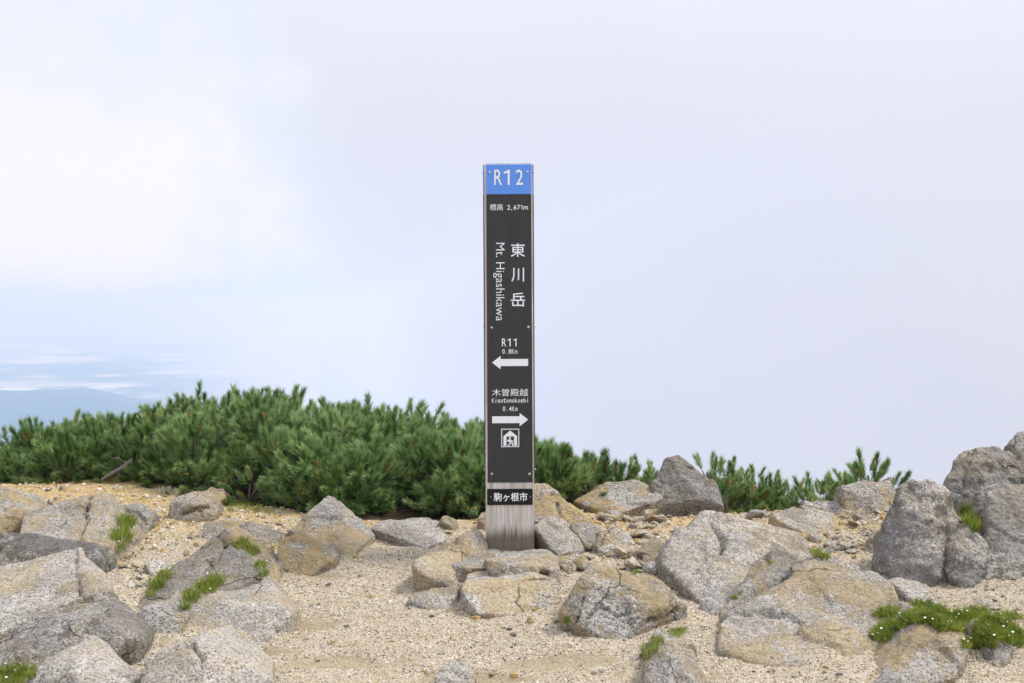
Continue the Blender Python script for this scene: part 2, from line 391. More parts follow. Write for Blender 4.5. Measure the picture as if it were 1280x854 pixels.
def haze():
    m = bpy.data.materials.new('valley_air'); m.use_nodes = True; N = NT(m.node_tree)
    v = N.node('ShaderNodeVolumePrincipled'); v.inputs['Color'].default_value = (.48, .66, .96, 1); v.inputs['Absorption Color'].default_value = (.60, .47, .06, 1)
    v.inputs['Density'].default_value = 2.9e-4; v.inputs['Anisotropy'].default_value = 0.45
    o = N.node('ShaderNodeOutputMaterial'); N.link(v.outputs[0], o.inputs['Volume'])
    bm = bmesh.new(); bmesh.ops.create_cube(bm, size=1)
    bmesh.ops.scale(bm, vec=(17800, 37800, 1120), verts=bm.verts)
    bmesh.ops.translate(bm, vec=(-8600, 18600, -440), verts=bm.verts)
    me = bpy.data.meshes.new('haze'); bm.to_mesh(me); bm.free(); me.materials.append(m)
    o = link('haze', me); o.rotation_euler = (0, 0, math.atan(.12)); tag(o, kind='stuff')
haze()

# ---------------------------------------------------------------- rocks
TREES = [GROUND_BVH]          # surfaces that grass and gravel may rest on
def hull_points(G, T, back):
    Ds = [contact(*p[:2]) for p in G]; D0 = sum(Ds) / len(Ds); P = []
    for p, D in zip(G, Ds):
        w = at(p[0], p[1], D); P += [w + [0, .01, -.004], w + [0, .04, -.12]]
    for t in T:
        w = at(t[0], t[1], D0 + t[2]); bk = t[3] if len(t) > 3 else back
        zg = g1(w[0], w[1]); h = max(w[2] - zg, .01)
        P += [w, np.array([w[0], w[1] + bk, w[2] - .45 * h]), np.array([w[0], w[1] + bk * .8, zg - .1]), np.array([w[0], w[1] + .03, zg - .1])]
    return P
def few_planes(bm, rr, K):
    """break the body along a few flat fracture planes that follow its hull"""
    bm.normal_update(); fs = bm.faces[:]
    A = np.array([f.calc_area() for f in fs]); Nn = np.array([f.normal for f in fs]); C = np.array([f.calc_center_median() for f in fs])
    P = np.array([v.co for v in bm.verts]); cen = P.mean(0)
    flip = ((C - cen) * Nn).sum(1) < 0; Nn[flip] *= -1
    W = A * np.where(Nn[:, 1] > .3, .35, 1.0) * np.where(Nn[:, 2] < -.5, .2, 1.0)
    cs = [Nn[int(np.argmax(W))]]
    for _ in range(K - 1):
        d = 1 - np.max(np.array([Nn @ c for c in cs]), 0); cs.append(Nn[int(np.argmax(d * np.sqrt(W)))])
    cs = np.array(cs)
    for _ in range(8):
        lab = np.argmax(Nn @ cs.T, 1)
        for k in range(K):
            m = lab == k
            if m.any():
                q = (Nn[m] * W[m, None]).sum(0); L = np.linalg.norm(q)
                if L > 1e-9: cs[k] = q / L
    bm.clear(); lo, hi = P.min(0) - .01, P.max(0) + .01
    r = bmesh.ops.create_cube(bm, size=1); bmesh.ops.scale(bm, vec=Vector(hi - lo), verts=r['verts']); bmesh.ops.translate(bm, vec=Vector((lo + hi) / 2), verts=r['verts'])
    for k in range(K):
        m = lab == k
        if not m.any(): continue
        mx = float((P @ cs[k]).max()); span = mx - float((P @ cs[k]).min()); mean = float(((C[m] @ cs[k]) * A[m]).sum() / A[m].sum())
        off = max(mean + .55 * (mx - mean), mx - .07 * span)
        q = bmesh.ops.bisect_plane(bm, geom=bm.verts[:] + bm.edges[:] + bm.faces[:], plane_co=Vector(cs[k] * off), plane_no=Vector(cs[k]), clear_outer=True)
        ed = [e for e in q['geom_cut'] if isinstance(e, bmesh.types.BMEdge)]
        if ed: bmesh.ops.edgeloop_fill(bm, edges=ed)
    bmesh.ops.triangulate(bm, faces=bm.faces[:])
def rock(label, hulls, ochre=.3, dark=.4, pale=1.0, rnd=3, rough=.03, back=.14, cracks=(), name='boulder', cat='boulder', group=None, vox=None, seed=None, strat=0, chip=None, fac=1.0):
    bm = bmesh.new()
    if chip is None: chip = 0 if rnd > 3 else 11
    rr = random.Random(label)
    for h in hulls:
        P = hull_points(h[0], h[1], h[2] if len(h) > 2 else back)
        vs = [bm.verts.new(Vector(p)) for p in P]
        r = bmesh.ops.convex_hull(bm, input=vs)
        bmesh.ops.delete(bm, geom=[v for v in vs if v.is_valid and not v.link_faces], context='VERTS')
        if chip and len(hulls) == 1: few_planes(bm, rr, chip)
    co = np.array([v.co for v in bm.verts]); lo, hi = co.min(0), co.max(0); size = float(np.max(hi - lo))
    base = np.array([(lo[0] + hi[0]) / 2, (lo[1] + hi[1]) / 2, 0]); base[2] = g1(base[0], base[1])
    bmesh.ops.translate(bm, vec=Vector(-base), verts=bm.verts)
    me = bpy.data.meshes.new('tmp'); bm.to_mesh(me); bm.free()
    o = bpy.data.objects.new('tmp', me); COL.objects.link(o)
    md = o.modifiers.new('r', 'REMESH'); md.mode = 'VOXEL'; md.voxel_size = vox or min(.0075, max(.004, size / 65))
    dg = bpy.context.evaluated_depsgraph_get(); ev = o.evaluated_get(dg)
    m2 = bpy.data.meshes.new_from_object(ev); bpy.data.objects.remove(o); bpy.data.meshes.remove(me)
    n = len(m2.vertices); V = np.empty(n * 3, np.float32); m2.vertices.foreach_get('co', V); V = V.reshape(-1, 3).astype(float)
    E_ = np.empty(len(m2.edges) * 2, np.int32); m2.edges.foreach_get('vertices', E_); E_ = E_.reshape(-1, 2)
    deg = np.bincount(E_.ravel(), minlength=n)[:, None].clip(1)
    def smooth(A, it):
        for _ in range(it):
            S = np.zeros_like(A)
            for k in range(A.shape[1]):
                S[:, k] = np.bincount(E_[:, 0], A[E_[:, 1], k], n) + np.bincount(E_[:, 1], A[E_[:, 0], k], n)
            A = A * .4 + .6 * S / deg
        return A
    V = smooth(V, 1 if chip and rnd <= 3 else rnd)
    rough *= (.26 if rnd <= 3 else .6) if chip else 1.25
    def normals():
        m2.vertices.foreach_set('co', V.astype(np.float32).ravel()); m2.update()
        q = np.empty(n * 3, np.float32); m2.vertex_normals.foreach_get('vector', q); return q.reshape(-1, 3).astype(float)
    sd = seed if seed is not None else int(abs(base[0] * 1000) + abs(base[1]) * 77) % 9973
    W = V + base + sd * .37
    s = max(size, .12)
    nr = normals()
    d = s * rough * (fbm(W * (2.6 / s), 3, sd) * 1.2 + .8 * ridged(W * (5 / s), 4, sd + 5) + .45 * fbm(W * (16 / s), 3, sd + 9))
    d = d + .0030 * fbm(W * 70, 3, sd + 3) + .0035 * np.minimum(0, fbm(W * 26, 2, sd + 2) + .25) 
    if chip:                             # flat broken facets meeting at small steps
        rs = np.random.default_rng(sd); k = 16; cs = rs.uniform(lo - base, hi - base, (k, 3)); tl = rs.normal(0, 1, (k, 3)); of = rs.normal(0, 1, k)
        Vw = V + .06 * s * np.stack([fbm(W * (6 / s), 2, sd + q) for q in (70, 71, 72)], 1)
        j = ((Vw[:, None, :] - cs[None]) ** 2).sum(2).argmin(1)
        fd = .07 * ((V - cs[j]) * tl[j]).sum(1) + .004 * s * of[j]
        d = d + fac * smooth(np.clip(fd, -.04 * s, .04 * s)[:, None], 1)[:, 0]
    # chipped facets: quantised steps along one random direction
    if strat:
        ax = np.array([math.sin(sd), .3 * math.cos(sd), 1]); ax /= np.linalg.norm(ax)
        u = W @ ax * (strat / s) + .5 * fbm(W * (3 / s), 3, sd + 40)
        f = u - np.floor(u); d = d + s * .014 * (np.clip(f * 4, 0, 1) - np.clip((f - .8) * 5, 0, 1))
    V = V + nr * d[:, None]
    if cracks:
        Q = V + base; D = Q[:, 1]; ppx = 640 + F * Q[:, 0] / D; ppy = HOR + F * (EYE - Q[:, 2]) / D
        nr = normals(); jit = 3.0 * fbm(W * 34, 3, sd + 60)
        for wid, dep, line in cracks:
            best = np.full(n, 1e9)
            for (ax_, ay_), (bx_, by_) in zip(line[:-1], line[1:]):
                ex, ey = bx_ - ax_, by_ - ay_; L = ex * ex + ey * ey
                t = np.clip(((ppx - ax_) * ex + (ppy - ay_) * ey) / L, 0, 1)
                best = np.minimum(best, np.hypot(ppx - ax_ - t * ex, ppy - ay_ - t * ey))
            k = np.exp(-((best + jit) / (wid * .75)) ** 2) * .8 * (nr[:, 1] < .35)
            V = V - nr * (dep * k)[:, None]
    m2.vertices.foreach_set('co', V.astype(np.float32).ravel()); m2.update()
    m2.polygons.foreach_set('use_smooth', np.ones(len(m2.polygons), bool))
    m2.name = name; m2.materials.clear(); m2.materials.append(GRANITE)
    o = link(name, m2, None, tuple(base)); o['ochre'] = float(ochre); o['dark'] = float(dark); o['pale'] = float(pale); o['grain'] = 1.0
    tag(o, label, cat, group)
    fq = np.empty(len(m2.polygons) * 4, np.int32); m2.polygons.foreach_get('vertices', fq)
    TREES.append(BVHTree.FromPolygons([tuple(v) for v in (V + base)], [tuple(f) for f in fq.reshape(-1, 4)]))
    return o
def cast(px, py):
    o = Vector((0, 0, EYE)); d = Vector(((px - 640) / F, 1, (HOR - py) / F)).normalized(); best = None
    for t in TREES:
        h = t.ray_cast(o, d, 20)
        if h[0] is not None and (best is None or h[3] < best[3]): best = h
    return best

# ---- left cluster
rock('tan-faced boulder with a pale crest behind the cracked slab', [([(-60, 690), (-10, 690), (28, 685)], [(-60, 628, .18), (-30, 619, .22), (0, 612, .24), (22, 614, .24), (46, 637, .20), (30, 655, .05), (-40, 650, .04), (0, 646, .05)])], ochre=.55, dark=.15)
rock('pale weathered slab split by a vertical crack, beside the grass', [([(30, 712), (80, 718), (128, 716), (149, 699)], [(24, 668, .10), (28, 648, .26), (56, 635, .34), (96, 627, .38), (131, 621, .40), (138, 625, .38), (141, 660, .16), (147, 682, .05), (62, 682, .04), (104, 688, .02), (138, 684, .03)])],
     ochre=.35, dark=.25, pale=1.0, rnd=2, cracks=[(2.3, .035, [(112, 622), (106, 638), (109, 650), (101, 664), (101, 690)])], vox=.0065, fac=0.5)
rock('dark grey smooth stone wedged between two pale slabs', [([(-20, 735), (40, 738), (90, 730), (117, 719)], [(-40, 674, .16), (10, 668, .2), (35, 667, .2), (72, 671, .17), (100, 681, .12), (122, 689, .07), (126, 700, .03), (60, 705, .03)])], ochre=.05, dark=1.0, pale=.72, rnd=6, rough=.02, chip=15)
rock('large pale speckled block with a flat top and rusty front', [([(-60, 830), (0, 806), (55, 775), (117, 752)], [(-60, 738, .20), (0, 715, .30), (40, 700, .36), (91, 686, .40), (103, 687, .38), (113, 713, .2), (119, 738, .05), (-40, 790, .01), (25, 755, .02), (60, 744, .04), (98, 738, .05)])],
     ochre=.30, dark=.12, pale=1.14, rnd=2, cracks=[(1.6, .02, [(94, 688), (95, 715), (99, 745)])], fac=0.25)
rock('round dark grey boulder with lichen blotches, grass at its foot', [([(-40, 858), (20, 848), (60, 852), (105, 842), (142, 830), (166, 814)], [(-30, 835, .05), (0, 810, .12), (20, 786, .19), (46, 765, .26), (80, 755, .3), (112, 752, .3), (142, 763, .23), (160, 784, .13), (168, 801, .05), (60, 790, .06), (110, 785, .07)])], ochre=.12, dark=.85, pale=.88, rnd=8, rough=.022, chip=15)
rock('rounded pale granite stone in front of the lichen-blotched boulder', [([(25, 915), (100, 930), (175, 905)], [(35, 856, .10), (60, 826, .16), (84, 808, .22), (105, 806, .22), (126, 819, .18), (148, 840, .12), (158, 856, .08), (95, 840, .05)])], ochre=.10, dark=.05, pale=1.15, rnd=6, rough=.018, chip=15)
rock('bright whitish granite block with a grey left face', [([(165, 905), (250, 925), (345, 900)], [(176, 850, .10), (184, 820, .16), (213, 808, .22), (245, 802, .23), (262, 786, .27), (288, 801, .23), (312, 820, .18), (330, 852, .10), (238, 815, .12), (244, 850, .05)])], ochre=.15, dark=.10, pale=1.18, rnd=2, rough=.025,
     cracks=[(2, .018, [(240, 808), (252, 822), (256, 840), (246, 856)])], fac=0.4)
rock('large pale wedge-shaped boulder with a grey patched peak', [([(226, 790), (262, 800), (318, 815), (345, 796), (367, 774)], [(231, 762, .07), (254, 742, .17), (290, 719, .30), (312, 722, .29), (331, 727, .26), (350, 749, .13), (366, 766, .04), (258, 765, .06), (300, 760, .09), (325, 775, .04)])], ochre=0.22, dark=.42, pale=1.25, rnd=2, rough=.022, seed=61, fac=0.4)
rock('low tan shard leaning on the wedge-shaped boulder', [([(158, 786), (195, 798), (228, 797)], [(172, 768, .05), (205, 752, .10), (228, 740, .16), (241, 738, .18), (240, 748, .14), (226, 775, .03)])], ochre=.5, dark=.15, pale=1.0, rnd=2)
rock('dark speckled slab leaning to the right, split near its top', [([(170, 766), (205, 772), (250, 770), (300, 748), (323, 728)], [(178, 752, .03), (190, 738, .10), (215, 709, .20), (240, 689, .26), (261, 673, .30), (286, 680, .26), (319, 702, .15), (324, 719, .07), (255, 718, .10), (275, 730, .05)])], ochre=.22, dark=.5, pale=0.78, rnd=2, rough=.02,
     cracks=[(2.0, .028, [(284, 680), (272, 697), (254, 716)])], vox=.0065, fac=0.5)
rock('tan ledge stone behind the split slab, grass along its edge', [([(305, 728), (328, 740), (347, 738)], [(276, 663, .25), (286, 660, .26), (302, 668, .22), (330, 690, .13), (342, 712, .07), (347, 732, .02), (318, 708, .05)])], ochre=.55, dark=.1, pale=1.05, rnd=2)
rock('ochre hump behind the tan ledge stone', [([(253, 677), (275, 682), (294, 672)], [(252, 664, .05), (259, 654, .1), (280, 650, .12), (297, 656, .1)])], ochre=.8, dark=.1, pale=.95)
rock('thin dark flat stone beside the pyramid-shaped rock', [([(300, 682), (322, 690), (346, 688)], [(294, 664, .10), (308, 659, .12), (330, 665, .1), (349, 673, .05)])], ochre=.2, dark=.7, pale=.85, rnd=1)
rock('pyramid-shaped brownish rock at the edge of the pines', [([(360, 676), (390, 693), (432, 697), (462, 682)], [(366, 660, .06), (385, 640, .14), (400, 627, .18), (412, 620, .20), (426, 628, .19), (438, 645, .14), (449, 660, .08), (462, 675, .03), (408, 650, .08)])], ochre=.5, dark=.4, pale=.97, rnd=2, rough=.02)
rock('tan triangular stone in front of the pyramid-shaped rock', [([(349, 718), (382, 722), (418, 713)], [(346, 682, .08), (351, 671, .12), (376, 664, .16), (400, 679, .10), (419, 701, .03), (370, 690, .05)])], ochre=.62, dark=.28, pale=.98, rnd=2, rough=.018)
rock('smooth rounded grey stone with a dark groove, below the pines', [([(222, 650), (240, 655), (262, 650)], [(211, 640, .04), (213, 627, .06), (226, 618, .08), (242, 614, .09), (259, 614, .09), (271, 626, .07), (273, 638, .05), (215, 647, .01), (268, 646, .01), (240, 630, .0)])], ochre=.25, dark=.35, pale=1.12, rnd=6, rough=.015, back=.1,
     cracks=[(2.5, .02, [(228, 643), (245, 638), (262, 633)])])
rock('square tan block behind the grooved grey stone', [([(258, 635), (281, 634)], [(256, 616, .04), (262, 610, .06), (279, 612, .06), (281, 622, .03)])], ochre=.6, dark=.1, pale=1.05, rnd=1, back=.08)
rock('layered grey stone beside the cracked slab', [([(146, 664), (180, 669), (188, 658)], [(143, 640, .08), (150, 631, .12), (170, 628, .13), (184, 636, .1), (189, 648, .04), (165, 642, .04)])], ochre=.25, dark=.6, pale=.95, rnd=1, cracks=[(1.6, .015, [(148, 638), (170, 639), (184, 655)])], back=.1)
# ---- around the post
rock('long flat grey stone below the dark underside of the pines', [([(464, 672), (500, 682), (535, 688), (556, 678)], [(466, 660, .06), (476, 653, .1), (500, 651, .11), (524, 655, .10), (545, 665, .06), (557, 673, .02), (505, 662, .03)])], ochre=.05, dark=.45, pale=1.12, rnd=2)
rock('small brown stone at the edge of the pine shade', [([(548, 663), (571, 666)], [(550, 650, .02), (556, 644, .04), (567, 649, .03), (572, 658, .01)])], name='stone', cat='stone', ochre=.4, dark=.3, rnd=1, back=.06)
rock('pale tilted block left of the slabs that carry the post', [([(517, 740), (540, 744), (566, 742)], [(519, 722, .03), (525, 700, .09), (546, 687, .16), (576, 672, .28), (598, 668, .34), (608, 690, .30), (560, 712, .05), (535, 715, .02)])], ochre=.42, dark=.22, pale=1.12, rnd=2, rough=.02)
rock('flat grey slab under the foot of the sign post', [([(563, 733), (592, 732), (622, 722)], [(562, 706, .01), (566, 699, .07), (582, 693, .17), (640, 692, .20), (650, 695, .18), (620, 712, .01), (604, 712, -.01), (570, 712, -.01)])], ochre=.25, dark=.45, pale=1.0, rnd=1, rough=.012, strat=3, fac=0.5)
rock('flat pale slab under the right side of the sign post', [([(612, 735), (650, 742), (692, 738)], [(608, 700, .05), (622, 697, .11), (640, 693, .18), (684, 692, .18), (697, 697, .10), (700, 716, .03), (650, 703, .02), (615, 712, .0)])], ochre=.32, dark=.18, pale=1.08, rnd=2, rough=.014,
     cracks=[(2.2, .03, [(678, 716), (683, 717)])], fac=0.5)
rock('pale yellow-stained block in front of the post slabs', [([(577, 760), (597, 775), (640, 772), (700, 756)], [(578, 742, .02), (582, 730, .08), (606, 723, .12), (648, 716, .16), (668, 716, .17), (690, 727, .14), (600, 745, .02), (650, 735, .06)])], ochre=.45, dark=.03, pale=1.18, rnd=2, rough=.022, fac=0.5)
rock('low grey stone beside the yellow-stained block', [([(511, 758), (540, 765), (572, 760)], [(511, 750, .02), (524, 742, .06), (556, 735, .09), (574, 738, .08), (530, 748, .02)])], ochre=.35, dark=.35, pale=1.02, rnd=2)
rock('square speckled block leaning against the right side of the post', [([(672, 690), (698, 697), (733, 690)], [(669, 660, .03), (676, 651, .1), (692, 645, .16), (706, 650, .16), (722, 672, .1), (733, 686, .04), (690, 668, .02), (714, 686, .01)])], ochre=.18, dark=.35, pale=1.08, rnd=1, rough=.016, back=.1)
rock('dark-topped stone behind the block that leans on the post', [([(716, 690), (742, 692)], [(714, 658, .08), (722, 652, .12), (738, 653, .12), (744, 664, .08), (746, 685, .02), (724, 672, .03)])], ochre=.3, dark=.55, pale=.95, rnd=1, back=.08)
rock('orange-stained boulder sloping down from behind the post', [([(668, 672), (705, 674), (745, 668)], [(650, 640, .05), (652, 612, .16), (672, 610, .18), (690, 615, .18), (712, 630, .14), (738, 652, .06), (690, 645, .04), (720, 655, .02)])], ochre=.85, dark=.12, pale=1.08, rnd=2, rough=.018,
     cracks=[(1.6, .015, [(689, 615), (697, 632), (702, 650)])])
rock('rounded tan stone in the rubble right of the post', [([(748, 692), (768, 698), (790, 690)], [(744, 682, .02), (752, 668, .06), (768, 662, .09), (784, 668, .07), (792, 680, .02)])], ochre=.4, dark=.08, pale=1.12, rnd=3)
rock('small ochre block wedged under the leaning speckled block', [([(698, 714), (712, 719), (728, 711)], [(696, 702, .03), (704, 696, .07), (727, 700, .05)])], name='stone', cat='stone', ochre=.9, dark=.1, pale=.92, rnd=1, back=.06)
rock('broad orange flat-topped rock on the crest beside the pines', [([(718, 640), (765, 645), (822, 636)], [(716, 630, .04), (738, 613, .12), (762, 603, .16), (788, 601, .17), (806, 607, .15), (822, 618, .1), (826, 628, .05), (770, 618, .06)])], ochre=.9, dark=.08, pale=1.05, rnd=3, rough=.015)
rock('dark grey pointed rock standing up on the crest', [([(816, 632), (855, 636), (899, 631)], [(815, 612, .05), (822, 592, .09), (832, 578, .12), (846, 573, .13), (862, 578, .12), (872, 586, .11), (884, 598, .09), (899, 626, .04), (850, 598, .05)])], ochre=.12, dark=.75, pale=.98, rnd=2, rough=.025, back=.12,
     cracks=[(2, .015, [(860, 584), (880, 588)])])
rock('small grey block leaning on the big smooth slab boulder', [([(801, 704), (818, 711), (834, 702)], [(800, 690, .03), (806, 678, .08), (822, 672, .1), (836, 684, .06), (836, 692, .04)])], ochre=.3, dark=.3, pale=1.0, rnd=1, back=.08)
rock('craggy grey and ochre rock with dark cracks rising from the sand', [([(708, 790), (735, 798), (770, 802), (806, 794), (845, 776)], [(713, 765, .03), (720, 738, .08), (728, 716, .13), (738, 705, .17), (756, 707, .17), (792, 720, .17), (832, 735, .16), (850, 752, .10), (800, 745, .05), (740, 745, .04), (828, 760, .04)])], ochre=.45, dark=.55, pale=1.0, rnd=2, rough=.03,
     cracks=[(2.3, .03, [(730, 745), (726, 760), (718, 778)]), (1.3, .014, [(736, 772), (750, 758), (772, 770), (782, 768), (784, 755)]), (1.8, .022, [(808, 778), (830, 772), (846, 762)]), (1.4, .015, [(840, 740), (838, 760)])])
rock('big smooth grey boulder slab lying across the rubble', [([(834, 730), (862, 748), (892, 770), (925, 752), (985, 712), (1012, 700)], [(826, 706, .03), (832, 684, .10), (846, 660, .20), (868, 645, .28), (918, 645, .34), (962, 655, .34), (1003, 674, .30), (1014, 688, .25), (850, 700, .06), (885, 668, .16), (930, 690, .14), (900, 730, .04), (975, 690, .16)])], ochre=.16, dark=.62, pale=1.12, rnd=4, rough=.02,
     cracks=[(4, .04, [(892, 655), (904, 675), (902, 690)]), (2.5, .012, [(880, 690), (884, 720), (878, 745)])], chip=15)
rock('thin grey rib of rock along the big smooth boulder', [([(900, 778), (930, 770), (960, 745)], [(899, 764, .01), (926, 734, .07), (956, 703, .17), (978, 690, .23), (1014, 690, .28), (1045, 698, .30), (975, 715, .14), (940, 748, .04)])], ochre=.35, dark=.5, pale=1.0, rnd=2, rough=.012, back=.08)
rock('wide low tan bedrock hump sinking into the sand', [([(902, 822), (960, 836), (1030, 832), (1090, 812), (1120, 775)], [(912, 792, .05), (955, 754, .18), (984, 726, .30), (1004, 712, .36), (1050, 704, .42), (1092, 716, .40), (1116, 734, .33), (1122, 755, .22), (950, 770, .14), (1060, 745, .24), (990, 800, .06), (1080, 790, .08)])], ochre=.42, dark=.22, pale=1.04, rnd=3, chip=14, rough=.02, seed=23,
     cracks=[(2.5, .012, [(1012, 722), (1030, 745), (1038, 756)]), (1.6, .014, [(1112, 735), (1112, 760)]), (3, .014, [(950, 772), (985, 770), (1020, 790), (1060, 800)])])
rock('pointed pale stone at the front with moss on its left', [([(812, 872), (840, 885), (882, 868)], [(812, 838, .05), (818, 810, .12), (832, 795, .16), (850, 797, .16), (862, 815, .11), (878, 848, .05), (838, 830, .04)])], ochre=.32, dark=.42, pale=1.06, rnd=2, rough=.03)
rock('tan pointed boulder in front of the moss cushion', [([(1096, 862), (1145, 868), (1190, 858), (1206, 830)], [(1108, 838, .05), (1122, 805, .12), (1136, 780, .18), (1146, 764, .22), (1160, 766, .22), (1180, 780, .19), (1198, 797, .14), (1205, 815, .06), (1150, 800, .08), (1188, 825, .05)])], ochre=.5, dark=.35, pale=1.02, rnd=2, rough=.018, fac=0.5)
rock('narrow dark-capped stone poking out of the moss cushion', [([(1240, 836), (1258, 838), (1266, 824)], [(1228, 784, .10), (1234, 776, .13), (1256, 778, .12), (1262, 795, .06), (1244, 800, .04)])], ochre=.35, dark=.6, pale=.95, rnd=1, back=.08)
# ---- boulder pile on the right
rock('lumpy grey two-headed boulder with a dark lower face', [
    ([(1106, 722), (1140, 738), (1175, 736), (1200, 728)], [(1102, 700, .03), (1108, 665, .08), (1118, 640, .10), (1125, 625, .12), (1190, 628, .16), (1204, 650, .15), (1206, 690, .08), (1150, 680, .0), (1140, 650, .04)]),
    ([(1120, 728), (1160, 735), (1190, 728)], [(1122, 628, .06), (1124, 610, .09), (1136, 599, .12), (1156, 597, .13), (1180, 606, .13), (1194, 625, .14), (1150, 645, .03), (1165, 648, .04)])],
    ochre=.08, dark=.95, pale=1.08, rnd=7, rough=.034, back=.12, vox=.0085, cracks=[(3, .012, [(1140, 648), (1160, 656), (1185, 645)])])
rock('knobbly grey lobe at the foot of the two-headed boulder', [([(1184, 734), (1210, 740), (1234, 725)], [(1182, 712, .03), (1186, 680, .08), (1202, 658, .13), (1216, 657, .14), (1230, 680, .1), (1236, 705, .04), (1208, 695, .02)])], ochre=.1, dark=.95, pale=1.08, rnd=5, rough=.034)
rock('tall grey boulder behind the two-headed one', [([(1192, 672), (1230, 675), (1275, 672)], [(1189, 620, 0.02), (1192, 590, 0.06), (1201, 568, 0.10), (1215, 558, 0.13), (1235, 557, 0.14), (1262, 566, 0.14), (1282, 585, 0.13), (1290, 610, 0.10), (1225, 600, 0.04), (1250, 620, 0.02)])], ochre=.1, dark=.95, pale=1.12, rnd=5, rough=.034, cracks=[(4, .02, [(1216, 560), (1206, 590), (1206, 620)])])
rock('big rounded grey boulder at the end of the pile with a grass tuft beside it', [([(1232, 728), (1262, 726), (1300, 705), (1340, 690)], [(1230, 700, .02), (1233, 650, .05), (1238, 622, .08), (1248, 604, .17), (1275, 601, .2), (1310, 606, .22), (1350, 640, .16), (1260, 650, .05), (1250, 690, .02)])], ochre=.1, dark=.95, pale=1.12, rnd=5, rough=.034, chip=15, back=.05)
rock('dark round boulder topmost on the pile', [([(1262, 690), (1300, 690), (1340, 688)], [(1262, 575, .42), (1266, 552, .45), (1282, 542, .47), (1310, 540, .48), (1345, 560, .45), (1350, 590, .40), (1264, 590, .40)])], ochre=.08, dark=.95, pale=.95, rnd=5, rough=.034)
rock('flat pale stone at the foot of the two-headed boulder', [([(1118, 742), (1150, 760), (1188, 756)], [(1116, 730, .05), (1124, 722, .09), (1152, 726, .09), (1164, 738, .06), (1188, 750, .03)])], ochre=.4, dark=.1, pale=1.1, rnd=1, rough=.012)
rock('low tan slab edge in the sand below the boulder pile', [([(1222, 762), (1250, 768), (1290, 758)], [(1222, 754, .04), (1240, 748, .08), (1290, 746, .1)])], name='stone', cat='stone', ochre=.5, dark=.35, rnd=1)
rock('half-buried tan slab behind the end of the moss cushion', [([(1252, 800), (1272, 806), (1310, 800)], [(1250, 788, .05), (1262, 778, .12), (1310, 772, .15)])], name='stone', cat='stone', ochre=.5, dark=.15, rnd=2)
# ---- crest on the right
rock('angular tan boulder perched on the crest', [([(1062, 642), (1085, 645), (1108, 642)], [(1052, 628, .05), (1054, 612, .07), (1068, 604, .1), (1104, 599, .12), (1118, 602, .12), (1122, 620, .08), (1120, 634, .04), (1085, 622, .01), (1060, 637, .01)])], ochre=.55, dark=.25, pale=1.05, rnd=2, rough=.02, back=.1)
rock('bright ochre wedge lying on the rubble', [([(974, 662), (1010, 670), (1046, 668)], [(970, 650, .03), (978, 640, .07), (992, 634, .1), (1022, 638, .1), (1042, 648, .08), (1050, 660, .03)])], ochre=1.0, dark=.02, pale=1.12, rnd=1, rough=.016)
rock('ochre splinter standing next to the tan crest boulder', [([(1068, 652), (1086, 654)], [(1068, 642, .02), (1076, 634, .04), (1084, 646, .02)])], name='stone', cat='stone', ochre=1.0, dark=.0, pale=1.1, rnd=1, back=.04)
rock('flat grey-tan plate behind the ochre wedge', [([(1008, 640), (1035, 644), (1072, 642)], [(1006, 630, .04), (1030, 626, .08), (1056, 628, .07), (1072, 636, .03)])], name='stone', cat='stone', ochre=.4, dark=.25, rnd=1, back=.06)
rock('brown upright stone near the tan bedrock hump', [([(1090, 692), (1108, 694)], [(1088, 672, .04), (1096, 662, .07), (1106, 665, .07), (1112, 680, .03)])], name='stone', cat='stone', ochre=.4, dark=.3, rnd=1, back=.06)
rock('white quartz-like lump beside the split slab', [([(182, 718), (193, 722), (205, 717)], [(181, 706, .02), (188, 699, .05), (203, 702, .05), (206, 710, .02)])], name='stone', cat='stone', ochre=.05, dark=.0, pale=1.35, rnd=2, back=.05)
rock('tan stone half hidden behind the left edge of the post', [([(598, 664), (612, 666)], [(597, 648, .02), (602, 640, .04), (614, 641, .04)])], name='stone', cat='stone', ochre=.45, dark=.15, rnd=1, back=.05)
rock('jagged pale bedrock tip breaking through the front sand', [([(545, 862), (562, 868), (592, 862)], [(548, 846, .03), (562, 828, .06), (576, 822, .08), (586, 832, .06), (592, 850, .03)])], name='stone', cat='stone', ochre=.15, dark=.15, pale=1.15, rnd=1, rough=.05, back=.07)

# ---------------------------------------------------------------- loose stones (each its own thing)
def pebble_mesh(seed, flat):
    r = random.Random(seed); bm = bmesh.new()
    for _ in range(16):
        v = Vector((r.gauss(0, 1), r.gauss(0, 1), r.gauss(0, 1))).normalized() * r.uniform(.75, 1.0)
        bm.verts.new((v.x * .5, v.y * r.uniform(.35, .45), v.z * flat * .5))
    bmesh.ops.convex_hull(bm, input=bm.verts[:])
    bmesh.ops.delete(bm, geom=[v for v in bm.verts if not v.link_faces], context='VERTS')
    bmesh.ops.bevel(bm, geom=bm.edges[:], offset=.03, segments=1, affect='EDGES', profile=.6)
    bmesh.ops.triangulate(bm, faces=bm.faces[:])
    co = np.array([v.co for v in bm.verts]); d = .05 * fbm(co * 4, 3, seed) + .02 * fbm(co * 14, 2, seed + 1)
    for v, k in zip(bm.verts, d): v.co *= 1 + float(k) * 1.6
    me = bpy.data.meshes.new('stone'); bm.to_mesh(me); bm.free(); me.materials.append(GRANITE); return me
PEB = [pebble_mesh(k, f) for k, f in enumerate([.35, .5, .7, .4, .6, .3, .8, .45, .55, .38])]
